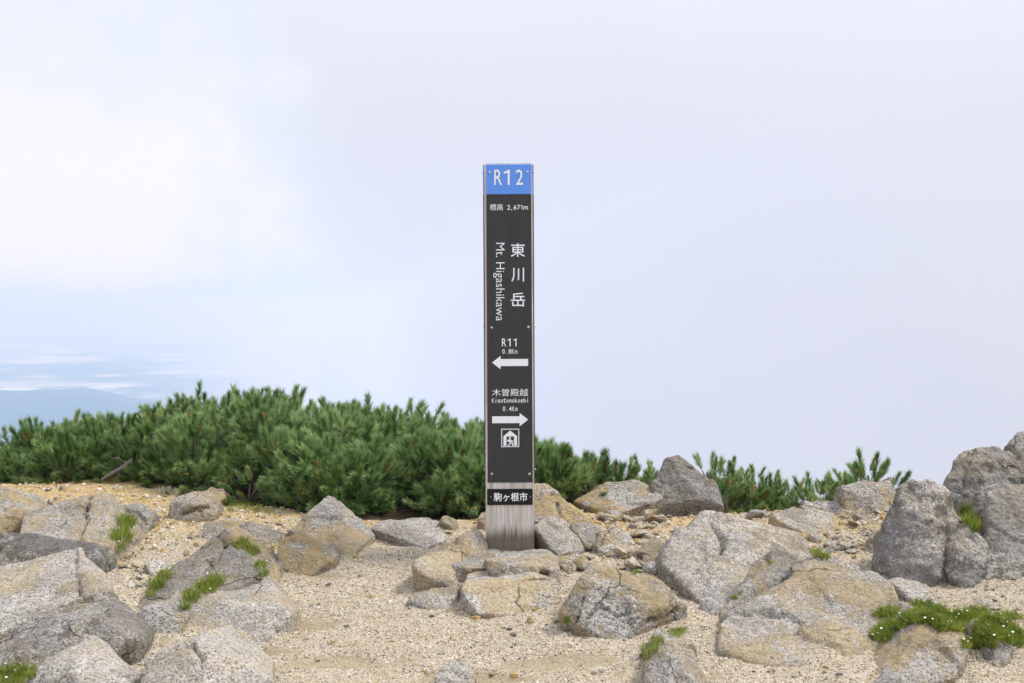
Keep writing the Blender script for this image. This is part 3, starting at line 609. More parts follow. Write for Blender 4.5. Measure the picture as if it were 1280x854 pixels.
def scatter_stones(place, group, boxes, n, lo, hi, ochre, dark, pale, seed):
    r = random.Random(seed)
    for k in range(n):
        x0, x1, y0, y1 = r.choice(boxes)
        px, py = r.uniform(x0, x1), r.uniform(y0, y1); h = cast(px, py)
        if h is None: continue
        p = h[0]
        if abs(p.z - g1(p.x, p.y)) > .012: continue
        s = lo * (hi / lo) ** (r.random() ** 1.7)
        o = link('stone', PEB[r.randrange(len(PEB))], None, (p.x, p.y, g1(p.x, p.y) + s * .12))
        o.scale = (s, s * r.uniform(.7, 1.1), s * r.uniform(.7, 1.1)); o.rotation_euler = (r.gauss(0, .25), r.gauss(0, .25), r.uniform(0, 6.28))
        o['ochre'] = max(0, r.gauss(ochre, .25)); o['dark'] = min(.35, max(0, r.gauss(dark * .4, .1))); o['pale'] = r.gauss(pale, .08); o['grain'] = s
        shade = 'grey' if o['dark'] > .25 else 'ochre' if o['ochre'] > .75 else 'tan' if o['ochre'] > .45 else 'pale' if o['pale'] > 1.12 else 'grey-tan'
        form = 'flat' if o.data in (PEB[0], PEB[3], PEB[5], PEB[9]) else 'chunky' if o.data in (PEB[2], PEB[6], PEB[4]) else 'low angular'
        tag(o, ('tiny' if s < .022 else 'small' if s < .04 else 'palm-sized') + f' {shade} {form} stone {place}', 'stone', group)
scatter_stones('in the rubble between the post and the big grey slab', 'rubble between the post and the big smooth boulder', [(735, 850, 640, 690), (760, 840, 630, 660), (690, 830, 690, 725)], 150, .022, .11, .6, .15, 1.2, 1)
scatter_stones('in the rubble along the crest beneath the low pines', 'flat rubble along the crest', [(860, 1060, 625, 648), (900, 1110, 632, 650)], 120, .025, .10, .45, .25, 1.15, 2)
scatter_stones('between the tan bedrock hump and the crest boulder', 'rubble above the bedrock hump', [(1010, 1105, 650, 700), (1030, 1100, 660, 695)], 65, .02, .08, .45, .25, 1.15, 3)
scatter_stones('in the ochre earth around the split slab', 'stones in the ochre earth', [(140, 260, 660, 740), (190, 350, 640, 690), (150, 230, 690, 740)], 65, .015, .05, .6, .15, 1.05, 4)
scatter_stones('on the earth bank below the pines', 'stones on the earth bank', [(40, 210, 605, 640), (280, 380, 640, 665), (440, 610, 655, 675)], 42, .015, .055, .7, .15, 1.0, 5)
scatter_stones('lying on the open gravel', 'pebbles on the open gravel', [(370, 700, 700, 850), (600, 900, 780, 850), (340, 520, 690, 760), (900, 1100, 820, 850)], 50, .012, .032, .35, .15, 1.08, 6)
scatter_stones('on the sandy bank below the boulder pile', 'stones on the sandy bank', [(1130, 1280, 740, 775), (1215, 1280, 720, 765)], 18, .012, .04, .5, .3, 1.0, 7)

# ---------------------------------------------------------------- gravel (uncountable: points with grain instances)
def gravel(name, label, n, size, mat, dens, seed, ymax=5.3):
    rng = np.random.default_rng(seed)
    y = np.sqrt(rng.uniform(2.45 ** 2, ymax ** 2, n)); x = rng.uniform(-.55, .55, n) * y
    P = np.stack([x, y, 0 * x], 1)
    keep = rng.uniform(0, 1, n) < dens(x, y, P)
    x, y = x[keep], y[keep]; z = ground(x, y); k = len(x)
    me = bpy.data.meshes.new(name); me.vertices.add(k)
    me.vertices.foreach_set('co', np.stack([x, y, z], 1).astype(np.float32).ravel())
    sc = size[0] * (size[1] / size[0]) ** (rng.uniform(0, 1, k) ** 1.8)
    a = me.attributes.new('grain_size', 'FLOAT', 'POINT'); a.data.foreach_set('value', sc.astype(np.float32))
    me.materials.append(mat)
    ng = bpy.data.node_groups.new(name, 'GeometryNodeTree')
    ng.interface.new_socket('Geometry', in_out='INPUT', socket_type='NodeSocketGeometry')
    ng.interface.new_socket('Geometry', in_out='OUTPUT', socket_type='NodeSocketGeometry')
    N = NT(ng); gi = N.node('NodeGroupInput'); go = N.node('NodeGroupOutput')
    ico = N.node('GeometryNodeMeshIcoSphere'); ico.inputs['Radius'].default_value = .5; ico.inputs['Subdivisions'].default_value = 2 if size[1] > .009 else 1
    sp = N.node('GeometryNodeSetPosition'); nz = N.node('ShaderNodeTexNoise'); nz.inputs['Scale'].default_value = 2.2
    sub = N.node('ShaderNodeVectorMath', operation='SUBTRACT'); sub.inputs[1].default_value = (.5, .5, .5)
    N.link(nz.outputs['Color'], sub.inputs[0]); N.link(sub.outputs[0], sp.inputs['Offset']); N.link(ico.outputs[0], sp.inputs['Geometry'])
    sm = N.node('GeometryNodeSetMaterial'); sm.inputs['Material'].default_value = mat; N.link(sp.outputs[0], sm.inputs[0])
    ip = N.node('GeometryNodeInstanceOnPoints'); N.link(gi.outputs[0], ip.inputs['Points']); N.link(sm.outputs[0], ip.inputs['Instance'])
    rv = N.node('FunctionNodeRandomValue', data_type='FLOAT_VECTOR'); rv.inputs[0].default_value = (0, 0, 0); rv.inputs[1].default_value = (6.28, 6.28, 6.28)
    N.link(rv.outputs[0], ip.inputs['Rotation'])
    na = N.node('GeometryNodeInputNamedAttribute', data_type='FLOAT'); na.inputs[0].default_value = 'grain_size'
    rs = N.node('FunctionNodeRandomValue', data_type='FLOAT_VECTOR'); rs.inputs[0].default_value = (.8, .6, .45); rs.inputs[1].default_value = (1.3, 1.0, .85)
    ml = N.node('ShaderNodeVectorMath', operation='SCALE'); N.link(rs.outputs[0], ml.inputs[0]); N.link(na.outputs[0], ml.inputs['Scale'])
    N.link(ml.outputs[0], ip.inputs['Scale']); N.link(ip.outputs[0], go.inputs[0])
    o = link(name, me); md = o.modifiers.new('grains', 'NODES'); md.node_group = ng
    return tag(o, label, 'gravel', kind='stuff')
def dens_fine(x, y, P):
    d = np.clip(.85 + .6 * fbm(P * [3, 6, 1], 3, 77), .15, 1) * (1 - .93 * np.clip(hollow_mask(x, y) * 1.6, 0, 1))
    return d * np.clip((4.75 - y) / .5, .25, 1) * (1 - litter_shade(x, y))
def dens_chip(x, y, P):
    rub = np.clip((y - 3.75) / .4, 0, 1) * (.35 + .65 * (x > .1)) + .25 * (x < -.75) * (y > 3.3)
    return np.clip((.10 + rub) * (.6 + .9 * fbm(P * [4, 8, 1], 3, 5)), 0, 1) * (1 - .9 * hollow_mask(x, y)) * (1 - litter_shade(x, y))
gravel('gravel', 'coarse pale granite gravel covering the ground', 385000, (.003, .0075), GRAIN, dens_fine, 11)
gravel('stone_chips', 'flat ochre and tan stone chips strewn over the earth', 30000, (.008, .026), CHIP, dens_chip, 12)

# ---------------------------------------------------------------- the sign post
PD = 3.93; PS = PD / F                      # metres per photo pixel at the post's front face
def box_bm(bm, x0, x1, y0, y1, z0, z1, bev=0, seg=2):
    r = bmesh.ops.create_cube(bm, size=1); v = r['verts']
    bmesh.ops.scale(bm, vec=(x1 - x0, y1 - y0, z1 - z0), verts=v)
    bmesh.ops.translate(bm, vec=((x0 + x1) / 2, (y0 + y1) / 2, (z0 + z1) / 2), verts=v)
    if bev: bmesh.ops.bevel(bm, geom=list({e for q in v for e in q.link_edges}), offset=bev, segments=seg, affect='EDGES')
def bm_obj(name, bm, mat, parent, smooth=False):
    me = bpy.data.meshes.new(name); bm.to_mesh(me); bm.free(); me.materials.append(mat)
    if smooth:
        for p in me.polygons: p.use_smooth = True
    return link(name, me, parent)
post = bpy.data.objects.new('sign_post', None); COL.objects.link(post)
_b = at(637.8, 688, PD); post.location = (_b[0], PD + .0745, 0); post.rotation_euler = (0, math.radians(-.30), 0)
tag(post, 'square timber summit post with a blue and black sign panel and white lettering', 'sign post')
HW = 30.3 * PS; FY = -.0745                 # half width; local y of the front face
def ux(px, py): return (px - (635.35 + (py - 203.5) / 484.5 * 2.5)) * PS
def vz(py): return (688 - py) * PS
bm = bmesh.new(); box_bm(bm, -HW, HW, FY, -FY, -.09, vz(204), .004); bm_obj('timber', bm, WOOD, post)
def panel(name, mat, x0, x1, y0, y1, th=.003, bev=.0008):
    bm = bmesh.new(); box_bm(bm, x0 * PS, x1 * PS, FY - th, FY - .0004, vz(y1), vz(y0), bev, 1); return bm_obj(name, bm, mat, post)
PX0, PX1 = -27.7, 28.6
header = panel('header_panel', BLUE, PX0, PX1, 205.6, 243.0); header['label'] = 'blue header panel reading R12'
board = panel('sign_panel', BLACK, PX0, PX1, 243.3, 603.2); board['label'] = 'long black panel with white place names and arrows'
plate = panel('name_plate', NAMEBLACK, -28.6, 28.4, 611.2, 631.2, .004); plate['label'] = 'small black plate with the town name'
for sx in (-1, 1):
    for nm, mat, y0, y1 in (('side_header_panel', BLUE, 205.6, 243.0), ('side_panel', BLACK, 243.3, 603.2)):
        bm = bmesh.new(); box_bm(bm, sx * HW + (.0004 if sx > 0 else -.0034), sx * HW + (.0034 if sx > 0 else -.0004), -.069, .069, vz(y1), vz(y0), .0006, 1); bm_obj(nm, bm, mat, post)
for nm, mat, y0, y1 in (('rear_header_panel', BLUE, 205.6, 243.0), ('rear_panel', BLACK, 243.3, 603.2)):
    bm = bmesh.new(); box_bm(bm, PX0 * PS, PX1 * PS, -FY + .0004, -FY + .003, vz(y1), vz(y0), .0006, 1); bm_obj(nm, bm, mat, post)
def screw(parent, loc, axis, r=.0042):
    bm = bmesh.new(); bmesh.ops.create_uvsphere(bm, u_segments=12, v_segments=8, radius=r)
    bmesh.ops.scale(bm, vec=(1, .55, 1) if axis == 'y' else (.8, 1, 1), verts=bm.verts); bmesh.ops.translate(bm, vec=loc, verts=bm.verts)
    bm_obj('screw', bm, STEEL, parent, True)
for px, py, par in ((612.3, 215.6, header), (659.2, 215.6, header), (614.8, 409.6, board), (660.5, 409.3, board), (614.9, 592.4, board), (662.0, 592.7, board)):
    screw(par, (ux(px, py), FY - .0032, vz(py)), 'y')
for px in (613.5, 663.0): screw(plate, (ux(px, 621), FY - .0042, vz(621)), 'y', .0018)
for sx in (-1, 1):
    for py in (215, 408, 588): screw(post, (sx * (HW + .0036), -.055, vz(py)), 'x', .0036)
def flat_mesh(name, V2, faces, parent, mat=WHITE, th=.0034):
    """print lying on a panel: V2 are local (x, z) metres"""
    V = [(x, FY - th - .0005, z) for x, z in V2]; me = bpy.data.meshes.new(name); me.from_pydata(V, [], faces); me.materials.append(mat)
    return link(name, me, parent)
def text(body, x0, y0, x1, y1, parent, name='lettering', rot=False, bold=0.0, th=.0034):
    if body == '1':                       # a one with a flag, as in the sign's typeface
        h = y1 - y0; w = h * .13; c = x0 + (x1 - x0) * .62; fl = h * .26
        return shape('lettering', [(c + w / 2, y0), (c + w / 2, y1), (c - w / 2, y1), (c - w / 2, y0 + h * .22), (c - w / 2 - fl, y0 + h * .26), (c - w / 2 - fl, y0 + h * .16), (c - w / 2, y0 + h * .06), (c - w * .2, y0)][::-1], parent, th=th)
    c = bpy.data.curves.new('t', 'FONT'); c.body = body; c.offset = bold; c.resolution_u = 4
    o = bpy.data.objects.new('t', c); COL.objects.link(o); bpy.context.view_layer.update()
    me = bpy.data.meshes.new_from_object(o.evaluated_get(bpy.context.evaluated_depsgraph_get()))
    bpy.data.objects.remove(o); bpy.data.curves.remove(c)
    V = np.array([v.co[:2] for v in me.vertices])
    if rot: V = np.stack([V[:, 1], -V[:, 0]], 1)
    lo, hi = V.min(0), V.max(0); t = (V - lo) / (hi - lo)
    px = x0 + t[:, 0] * (x1 - x0); py = y1 + t[:, 1] * (y0 - y1)
    V2 = [(ux(a, b), vz(b)) for a, b in zip(px, py)]
    fs = [tuple(p.vertices) for p in me.polygons]; bpy.data.meshes.remove(me)
    return flat_mesh(name, V2, fs, parent, th=th)
def shape(name, pts, parent, mat=WHITE, th=.0034):
    V2 = [(ux(a, b), vz(b)) for a, b in pts]; return flat_mesh(name, V2, [tuple(range(len(V2)))], parent, mat, th)
for ch, a, b in (('R', 617.9, 627.8), ('1', 632.4, 638.2), ('2', 644.8, 653.9)): text(ch, a, 212.3, b, 231.5, header, bold=.004)
text('標高', 612.3, 255.2, 628.9, 263.4, board, bold=.0)
for ch, a, b in (('2', 634.0, 637.9), (',', 639.2, 640.4), ('6', 642.0, 645.8), ('7', 646.6, 650.2), ('1', 651.4, 653.2), ('m', 654.4, 660.0)):
    text(ch, a, 256.6 if ch not in ',m' else (261.6 if ch == ',' else 258.2), b, 262.4 if ch != ',' else 263.8, board, bold=.006)
text('東', 638.4, 304.4, 656.3, 321.4, board, bold=.006); text('川', 639.2, 335.0, 655.2, 352.3, board, bold=.006); text('岳', 638.6, 366.0, 656.4, 383.6, board, bold=.006)
text('Mt. Higashikawa', 616.6, 303.8, 630.8, 401.2, board, rot=True, bold=-.006)
for ch, a, b in (('R', 627.5, 632.8), ('1', 636.0, 638.8), ('1', 643.4, 646.2)): text(ch, a, 423.2, b, 433.2, board, bold=.006)
def spaced(body, x0, x1, cap0, base, xh):
    n = len(body); p = (x1 - x0) / n
    for i, ch in enumerate(body):
        if ch == ' ': continue
        w = .80 if ch not in '.i1l' else (.22 if ch in '.il' else .4)
        a = x0 + p * (i + .5 - w / 2); b = x0 + p * (i + .5 + w / 2)
        t = base - .9 if ch == '.' else (cap0 if ch in 'K0123456789htikld' else xh)
        text(ch, a, t, b, base, board, bold=.006)
spaced('0.8Km', 627.6, 647.2, 436.6, 442.4, 438.2); spaced('0.4Km', 628.2, 647.4, 508.2, 514.0, 509.8)
text('木曽殿越', 615.2, 486.0, 660.2, 495.2, board, bold=.0); spaced('Kisotonokoshi', 614.6, 661.4, 497.8, 503.4, 499.4)
text('駒ヶ根市', 617.2, 615.6, 659.4, 626.6, plate, bold=.014, th=.0044)
shape('arrow', [(615.2, 453.3), (625.8, 445.0), (625.8, 448.9), (660.2, 448.9), (660.2, 457.7), (625.8, 457.7), (625.8, 461.7)], board)
shape('arrow', [(660.2, 524.7), (649.6, 516.4), (649.6, 520.4), (615.2, 520.4), (615.2, 529.0), (649.6, 529.0), (649.6, 533.0)], board)
# refuge-hut pictogram: frame, white hut, dark doorway, white walking figure
for q in ([(626.7, 536), (649, 536), (649, 537), (626.7, 537)], [(626.7, 557.8), (649, 557.8), (649, 558.8), (626.7, 558.8)],
          [(626.7, 537), (627.7, 537), (627.7, 557.8), (626.7, 557.8)], [(648, 537), (649, 537), (649, 557.8), (648, 557.8)]):
    shape('pictogram_frame', q, board)
shape('hut_pictogram', [(629.4, 557.2), (629.4, 545.2), (637.8, 538.2), (646.4, 545.2), (646.4, 557.2)], board)
shape('doorway_pictogram', [(633.2, 557.3), (633.2, 545.6), (642.6, 545.6), (642.6, 557.3)], board, BLACK, .0037)
for q in ([(636.2, 546.2), (638.4, 546.2), (638.8, 547.4), (637.8, 548.6), (636.4, 548.4)], [(635.6, 549.0), (638.6, 549.2), (640.2, 553.0), (637.6, 553.6), (635.4, 552.0)],
          [(637.4, 552.8), (639.4, 552.6), (638.6, 555.0), (636.0, 557.2), (634.2, 557.2), (636.6, 554.6)], [(639.0, 552.4), (640.6, 552.2), (642.0, 555.4), (642.2, 557.2), (640.6, 557.2)],
          [(638.4, 549.4), (640.4, 550.8), (642.2, 551.0), (642.2, 552.0), (639.8, 551.8)], [(635.8, 549.2), (634.0, 551.0), (634.4, 552.6), (635.4, 551.4)]):
    shape('figure_pictogram', q, board, WHITE, .0040)

# ---------------------------------------------------------------- tubes, pines
def tube(pts, radii, sides=6):
    P = [np.asarray(p, float) for p in pts]; V = []; Fc = []
    for i, p in enumerate(P):
        t = P[min(i + 1, len(P) - 1)] - P[max(i - 1, 0)]; t /= np.linalg.norm(t) + 1e-9
        a = np.cross(t, [0.3, .2, 1] if abs(t[2]) < .9 else [1, 0, 0]); a /= np.linalg.norm(a) + 1e-9; b = np.cross(t, a)
        for k in range(sides):
            w = 2 * math.pi * k / sides; V.append(p + radii[i] * (math.cos(w) * a + math.sin(w) * b))
    for i in range(len(P) - 1):
        for k in range(sides):
            k2 = (k + 1) % sides; Fc.append((i * sides + k, i * sides + k2, (i + 1) * sides + k2, (i + 1) * sides + k))
    return np.array(V), np.array(Fc)
class Acc:
    def __init__(s): s.V, s.F, s.h, s.n = [], [], [], 0
    def add(s, V, Fc, h=None):
        s.V.append(V); s.F.append(Fc + s.n); s.n += len(V)
        s.h.append(np.zeros(len(V)) if h is None else h)
    def mesh(s, name, mat, smooth=False):
        return mesh_np(name, np.concatenate(s.V), np.concatenate(s.F), mat, smooth, {'hue': np.concatenate(s.h)})
def tuft_template(seed, n=125):
    """one pine shoot: a brush of five-centimetre needles round a short axis (along +Z)"""
    r = np.random.default_rng(seed); V, T, H = [], [], []
    for k in range(n):
        s = r.uniform(0, 1) ** .75; L = r.uniform(.036, .052) * (1 - .12 * s); th = r.uniform(0, 2 * math.pi)
        tilt = math.radians(r.normal(48 - 26 * s, 8)); base = np.array([0, 0, s * .085 - .02])
        d = np.array([math.sin(tilt) * math.cos(th), math.sin(tilt) * math.sin(th), math.cos(tilt)])
        side = np.cross(d, r.normal(0, 1, 3)); side /= np.linalg.norm(side)
        up = np.array([0, 0, 1.0]); tip = base + d * L * .96 + up * L * r.uniform(.04, .16)
        w = .0020; o = len(V)
        V += [base - side * w, base + side * w, tip]
        T += [(o, o + 1, o + 2)]
        hh = r.uniform(-.14, .14); H += [hh - .16, hh - .16, hh + .24]  # bases darker, tips lighter: shaded gaps and highlights put into the needle colour
    return np.array(V), np.array(T), np.array(H)
TUFTS = [tuft_template(100 + k) for k in range(8)]
def frame_for(d, roll):
    d = d / np.linalg.norm(d); a = np.cross(d, [.31, .77, .13]); a /= np.linalg.norm(a); b = np.cross(d, a)
    c, s = math.cos(roll), math.sin(roll); return np.stack([c * a + s * b, -s * a + c * b, d], 1)
def pine(label, tips, roots, group, seed, extra=None, tufts=(11, 17), sprd=.10):
    """tips: (P, dir, size) of the branch ends; roots: where the stems leave the ground"""
    r = np.random.default_rng(seed); fol, tw, br = Acc(), Acc(), Acc()
    e = bpy.data.objects.new('dwarf_pine', None); COL.objects.link(e)
    base = np.mean([np.asarray(q) for q in roots], 0); e.location = base
    tag(e, label, 'pine shrub', group)
    for P, dr, size in tips:
        P = np.asarray(P) - base; dr = np.asarray(dr) / np.linalg.norm(dr)
        hub = P - dr * .10 * size
        rt = min((np.asarray(q) - base for q in roots), key=lambda q: np.linalg.norm(q - P) + r.uniform(0, .3))
        m1 = rt + (hub - rt) * .45 + np.array([r.normal(0, .05), r.normal(0, .05), -.10 * np.linalg.norm(hub - rt) + r.normal(0, .02)])
        m2 = rt + (hub - rt) * .8 + np.array([r.normal(0, .02), r.normal(0, .02), -.05 * np.linalg.norm(hub - rt)])
        br.add(*tube([rt, m1, m2, hub, P], [.013, .010, .007, .005, .003], 5))
        hue0 = np.clip(r.normal(.5, .14), .15, .9)
        for k in range(int(r.integers(*tufts))):
            off = r.normal(0, 1, 3); off -= dr * (off @ dr) * .6; off = off / (np.linalg.norm(off) + 1e-6) * sprd * size * math.sqrt(r.uniform(.02, 1))
            q = P + off + dr * (.05 - .10 * (np.linalg.norm(off) / (sprd * size)) ** 2 + r.normal(0, .012)) * size
            d = dr * .7 + off / (sprd * size) * 1.15 + np.array([0, 0, .16]) + r.normal(0, .2, 3); d /= np.linalg.norm(d)
            st = q - d * .03; br.add(*tube([hub + (st - hub) * .1, (hub + st) / 2 + [0, 0, -.008], st], [.0035, .003, .0028], 3))
            V, T, H = TUFTS[int(r.integers(len(TUFTS)))]; sc = size * r.uniform(.62, .9); M = frame_for(d, r.uniform(0, 6.28)) * sc
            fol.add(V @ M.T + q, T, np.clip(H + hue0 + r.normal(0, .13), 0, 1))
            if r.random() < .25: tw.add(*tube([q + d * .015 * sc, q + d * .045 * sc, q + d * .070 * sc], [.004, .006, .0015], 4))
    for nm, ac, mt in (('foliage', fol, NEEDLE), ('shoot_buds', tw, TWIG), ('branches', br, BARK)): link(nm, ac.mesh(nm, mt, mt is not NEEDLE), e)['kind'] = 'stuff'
    for pts, rad in (extra or []):
        V, Fc = tube([np.asarray(p) - base for p in pts], rad, 8); link('dead_branch', mesh_np('dead_branch', V, Fc, BARK, True), e)
    return e
TOP_PX = [-140, 0, 40, 80, 130, 180, 225, 260, 300, 345, 380, 420, 455, 500, 560, 605, 640, 672, 700, 725, 752, 775]
TOP_PY = [570, 559, 549, 539, 523, 514, 503, 500, 493, 491, 500, 508, 516, 518, 528, 533, 548, 560, 558, 568, 570, 605]
TOP_D = [6.1, 6.1, 6.1, 6.1, 6.05, 6.0, 5.9, 5.8, 5.7, 5.6, 5.55, 5.5, 5.45, 5.4, 5.35, 5.3, 5.25, 5.2, 5.15, 5.1, 5.1, 5.1]
BOT_PX = [-140, 0, 70, 105, 165, 210, 260, 330, 400, 440, 480, 540, 605, 650, 690, 760]
BOT_PY = [600, 594, 590, 594, 579, 600, 610, 624, 628, 626, 622, 624, 628, 628, 612, 612]
BOT_D = [5.40, 5.38, 5.42, 5.42, 5.45, 5.30, 5.02, 4.74, 4.60, 4.56, 4.55, 4.56, 4.56, 4.64, 4.8, 4.9]
def canopy_tips(px0, px1, n, seed):
    """branch ends over the front, crown and back of a cushion of pine"""
    r = np.random.default_rng(seed); out = []; n = int(n * .74)
    for k in range(n):
        px = r.uniform(px0, px1); t = r.uniform(0, 1.45)
        tp, td = np.interp(px, TOP_PX, TOP_PY), np.interp(px, TOP_PX, TOP_D); bp, bd = np.interp(px, BOT_PX, BOT_PY), np.interp(px, BOT_PX, BOT_D)
        A = at(px, bp, bd); B = at(px, tp + 15, td); ang = t * math.pi / 2
        if t <= 1:
            y = A[1] + (B[1] - A[1]) * (1 - math.cos(ang)); z = A[2] + (B[2] - A[2]) * math.sin(ang)
        else:
            y = B[1] + (t - 1) * 1.6; z = B[2] - .25 * (t - 1) ** 1.2 - .02
        P = np.array([(px - 640) / F * (A[1] * .5 + y * .5), y, z + r.normal(0, .018)])
        P[0] = (px - 640) / F * y
        d = np.array([r.normal(0, .35), -.75 * math.cos(min(t, 1) * math.pi / 2) + .25 * (t > 1) + r.normal(0, .2), .45 + .6 * math.sin(min(ang, 1.6)) + r.normal(0, .15)])
        P = P - d / np.linalg.norm(d) * abs(r.normal(0, .08))
        out.append((P, d, r.uniform(.8, 1.25)))
    for k in range(n // 3):               # sparse shaded growth low down inside
        px = r.uniform(px0, px1); D = np.interp(px, BOT_PX, BOT_D) + r.uniform(.25, .75); x = (px - 640) / F * D
        out.append((np.array([x, D, g1(x, D) + r.uniform(.04, .16)]), np.array([r.normal(0, .5), r.normal(-.5, .3), .6]), 1.0))
    return out
def roots_for(px0, px1, back=.45):
    out = []
    for px in np.linspace(px0, px1, 4)[1:3]:
        D = np.interp(px, BOT_PX, BOT_D) + back; x = (px - 640) / F * D; out.append((x, D, g1(x, D) - .02))
    return out
dead = [at(127, 600, 5.36), at(140, 592, 5.38), at(152, 586, 5.40), at(163, 578, 5.42), at(170, 572, 5.46), at(173, 566, 5.5)]
G1 = 'dwarf pines along the crest'
pine('low dwarf pine at the far end of the thicket, above the tan-faced boulder', canopy_tips(-130, 70, 75, 1), roots_for(-120, 60), G1, 1)
pine('dwarf pine with a bare grey dead branch at its foot', canopy_tips(60, 205, 80, 2), roots_for(60, 200), G1, 2, [(dead, [.006, .009, .011, .012, .010, .004]), ([at(160, 580, 5.42), at(150, 574, 5.44), at(138, 572, 5.46)], [.005, .004, .002])])
pine('tall bushy dwarf pine behind the smooth grooved stone', canopy_tips(195, 325, 95, 3), roots_for(195, 325), G1, 3)
pine('dense dwarf pine behind the pyramid-shaped rock', canopy_tips(315, 460, 110, 4), roots_for(315, 460), G1, 4)
pine('dwarf pine hanging over the dark hollow beside the post', canopy_tips(450, 600, 110, 5), roots_for(450, 600), G1, 5)
pine('dwarf pine half hidden by the sign post, its sprays showing on both sides', canopy_tips(590, 690, 62, 6) + canopy_tips(680, 752, 24, 16), roots_for(600, 740), G1, 6)
def spray_row(spec, seed):
    r = np.random.default_rng(seed); out = []
    for px, py, D in spec:
        P = at(px, py + 19, D); out.append((P, np.array([r.normal(0, .25), r.normal(-.1, .2), 1.0]), r.uniform(.75, .95)))
        for j in range(8):
            out.append((P + [r.normal(0, .06), r.uniform(-.03, .18), -r.uniform(.04, .30)], np.array([r.normal(0, .5), r.normal(-.3, .3), .7]), .9))
    return out
pine('small dwarf pine sprig between the orange crest rock and the pointed rock', spray_row([(768, 590, 5.1), (785, 574, 5.1), (800, 584, 5.1), (818, 588, 5.05), (775, 600, 5.1)], 21), roots_for(770, 820), G1, 21, tufts=(4, 7), sprd=.06)
pine('dwarf pine rising beside the dark pointed rock', spray_row([(884, 572, 5.15), (896, 584, 5.1), (913, 580, 5.2), (928, 594, 5.15), (945, 590, 5.2), (905, 600, 5.05), (960, 602, 5.2), (975, 606, 5.2), (935, 612, 5.1), (890, 606, 5.05)], 22), roots_for(890, 970), G1, 22, tufts=(6, 11), sprd=.085)
pine('dwarf pine with upright shoots behind the ochre wedge', spray_row([(992, 606, 5.2), (1015, 600, 5.25), (1035, 600, 5.2), (1050, 588, 5.25), (1066, 586, 5.25), (1085, 576, 5.25), (1075, 592, 5.2), (1094, 592, 5.25), (1005, 614, 5.15)], 23), roots_for(1000, 1090), G1, 23, tufts=(6, 11), sprd=.085)
pine('small pine shoot between the tan crest boulder and the boulder pile', spray_row([(1118, 596, 5.2), (1128, 600, 5.2), (1112, 606, 5.15)], 24), roots_for(1105, 1130), G1, 24, tufts=(4, 7), sprd=.055)

# ---------------------------------------------------------------- grass, moss cushion, wire
def grass(label, spots, n, h, seed, flowers=0, name='grass_tuft', cat='grass', lean=.5, wid=.00085, patchy=False):
    """spots: (px, py, radius px) patches laid on whatever rock or ground is there"""
    r = np.random.default_rng(seed); A, Fl = Acc(), Acc(); base = None
    n = int(n * 1.9); flowers *= .14; h *= .68
    w = np.array([s[2] ** 2 for s in spots], float); w /= w.sum(); tries = 0; k = 0
    while k < n and tries < n * 2.2:
        tries += 1; s = spots[int(r.choice(len(spots), p=w))]; a, q = r.uniform(0, 6.28), math.sqrt(r.uniform(0, 1)) * s[2]
        hit = cast(s[0] + q * math.cos(a), s[1] + q * .6 * math.sin(a))
        if hit is None: continue
        p = np.array(hit[0]); pf = float(fbm((p * 16)[None], 2, seed)[0]) if patchy else 0.0
        if pf < -.22: continue
        if base is None: base = p.copy()
        p = p - base; k += 1
        L = h * r.uniform(.5, 1.25) * (1 + .9 * pf); d = np.array([r.normal(0, lean), r.normal(-.1, lean), 1.0]); d /= np.linalg.norm(d)
        side = np.cross(d, r.normal(0, 1, 3)); side /= np.linalg.norm(side); W = wid * r.uniform(.7, 1.3)
        bend = np.array([r.normal(0, .3), r.normal(0, .3), -.15]) * L; m = p + d * L * .55; t = p + d * L + bend * .5
        A.add(np.array([p - [0, 0, .006] - side * W, p - [0, 0, .006] + side * W, m + side * W * .8, m - side * W * .8, t + side * W * .15, t - side * W * .15]),
              np.array([(0, 1, 2, 3), (3, 2, 4, 5)]), np.full(6, np.clip(r.normal(.45 - .5 * pf, .24), 0, 1)))
        if flowers and r.random() < flowers:
            c = t; R = r.uniform(.0016, .0034); ring = [c + R * np.array([math.cos(u), math.sin(u) * .6, math.sin(u) * .5]) for u in np.linspace(0, 6.28, 7)[:-1]]
            Fl.add(np.array(ring + [c + [0, -.001, .0015]]), np.array([(0, 1, 2, 6), (2, 3, 4, 6), (4, 5, 0, 6)]))
    if base is None: return
    e = bpy.data.objects.new(name, None); COL.objects.link(e); e.location = base; tag(e, label, cat)
    b = link('blades', A.mesh('blades', GRASS), e); b['kind'] = 'stuff'
    if Fl.n: f = link('flowers', Fl.mesh('flowers', PETAL), e); f['kind'] = 'stuff'
grass('bright grass tuft between the cracked slab and the layered stone', [(153, 672, 13), (158, 655, 12), (150, 686, 7)], 420, .055, 1, .02)
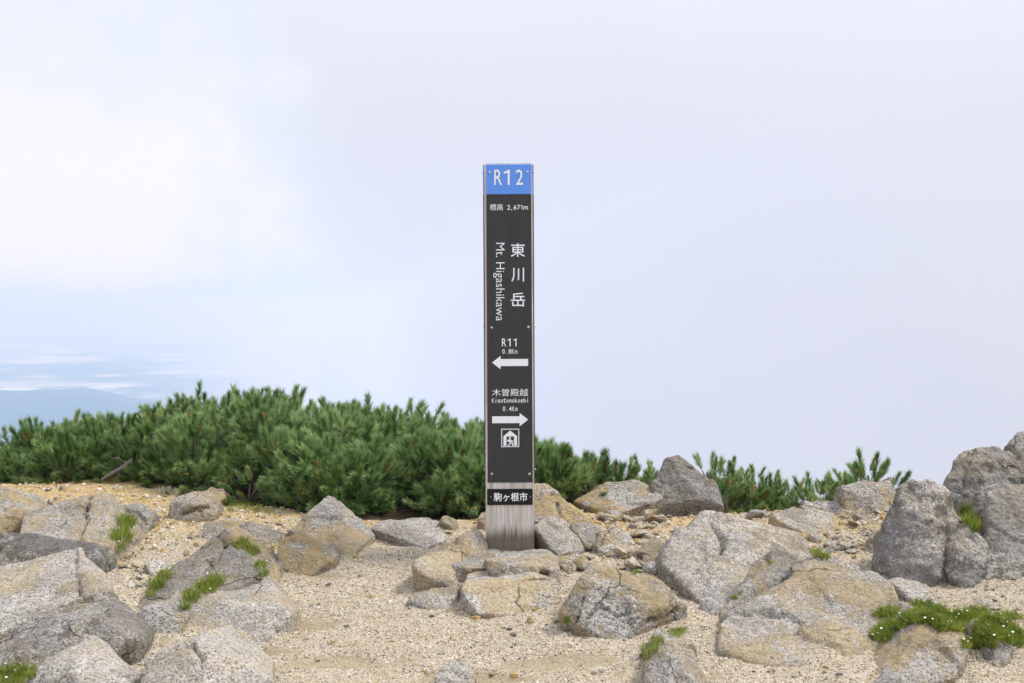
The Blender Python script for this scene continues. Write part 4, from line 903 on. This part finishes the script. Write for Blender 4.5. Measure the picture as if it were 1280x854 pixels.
grass('sparse grass in the earth beside the leaning split slab', [(195, 733, 12), (205, 722, 9), (188, 745, 6)], 220, .04, 2)
grass('flowering grass tuft between the split slab and the wedge-shaped boulder', [(258, 736, 13), (240, 748, 11), (270, 728, 9), (232, 760, 6)], 420, .045, 3, .09)
grass('strip of grass running along the tan ledge stone', [(303, 682, 10), (316, 690, 9), (326, 708, 8), (330, 718, 6)], 330, .032, 4, .01)
grass('low grass at the foot of the pines beside the square tan block', [(295, 633, 14), (318, 636, 12), (338, 640, 8), (285, 628, 8)], 330, .03, 5)
grass('short grass at the foot of the round dark boulder', [(15, 848, 22), (35, 842, 12)], 420, .035, 6, .03)
grass('green tuft between the boulders of the pile', [(1212, 652, 9), (1206, 640, 7), (1218, 662, 6)], 240, .06, 7)
grass('moss and grass beside the pointed pale stone at the front', [(812, 812, 11), (822, 802, 9), (845, 792, 9), (806, 822, 7), (852, 790, 6)], 480, .018, 8, lean=.8)
grass('tiny grass tuft at the end of the big smooth boulder', [(1022, 692, 8), (1032, 697, 6)], 150, .03, 9)
grass('thin green moss in the seam under the grey rib of rock', [(918, 748, 4), (925, 742, 3), (962, 704, 4)], 90, .014, 10, lean=.8)
grass('tiny green plant in the rubble left of the big smooth boulder', [(798, 712, 6), (794, 716, 4)], 110, .02, 11, lean=.8)
grass('tiny sprig in the sand at the foot of the craggy cracked rock', [(709, 774, 4), (693, 778, 3)], 50, .016, 12, lean=.8)
grass('wide green moss cushion dotted with white flowers among the front stones', [(1115, 775, 24), (1102, 795, 14), (1150, 768, 22), (1190, 775, 28), (1215, 795, 28), (1222, 778, 26), (1255, 778, 22), (1275, 800, 16), (1245, 800, 18), (1272, 785, 18)], 6500, .030, 13, .03, 'moss_cushion', 'moss', lean=.8, wid=.0009, patchy=True)

wv, wf = tube([at(574, 660, 4.36), at(588, 659, 4.34), at(602, 654, 4.30)], [.0016, .0016, .0016], 6)
tag(link('wire', mesh_np('wire', wv, wf, WIRE, True)), 'thin pale wire running from the post to the small brown stone', 'wire')
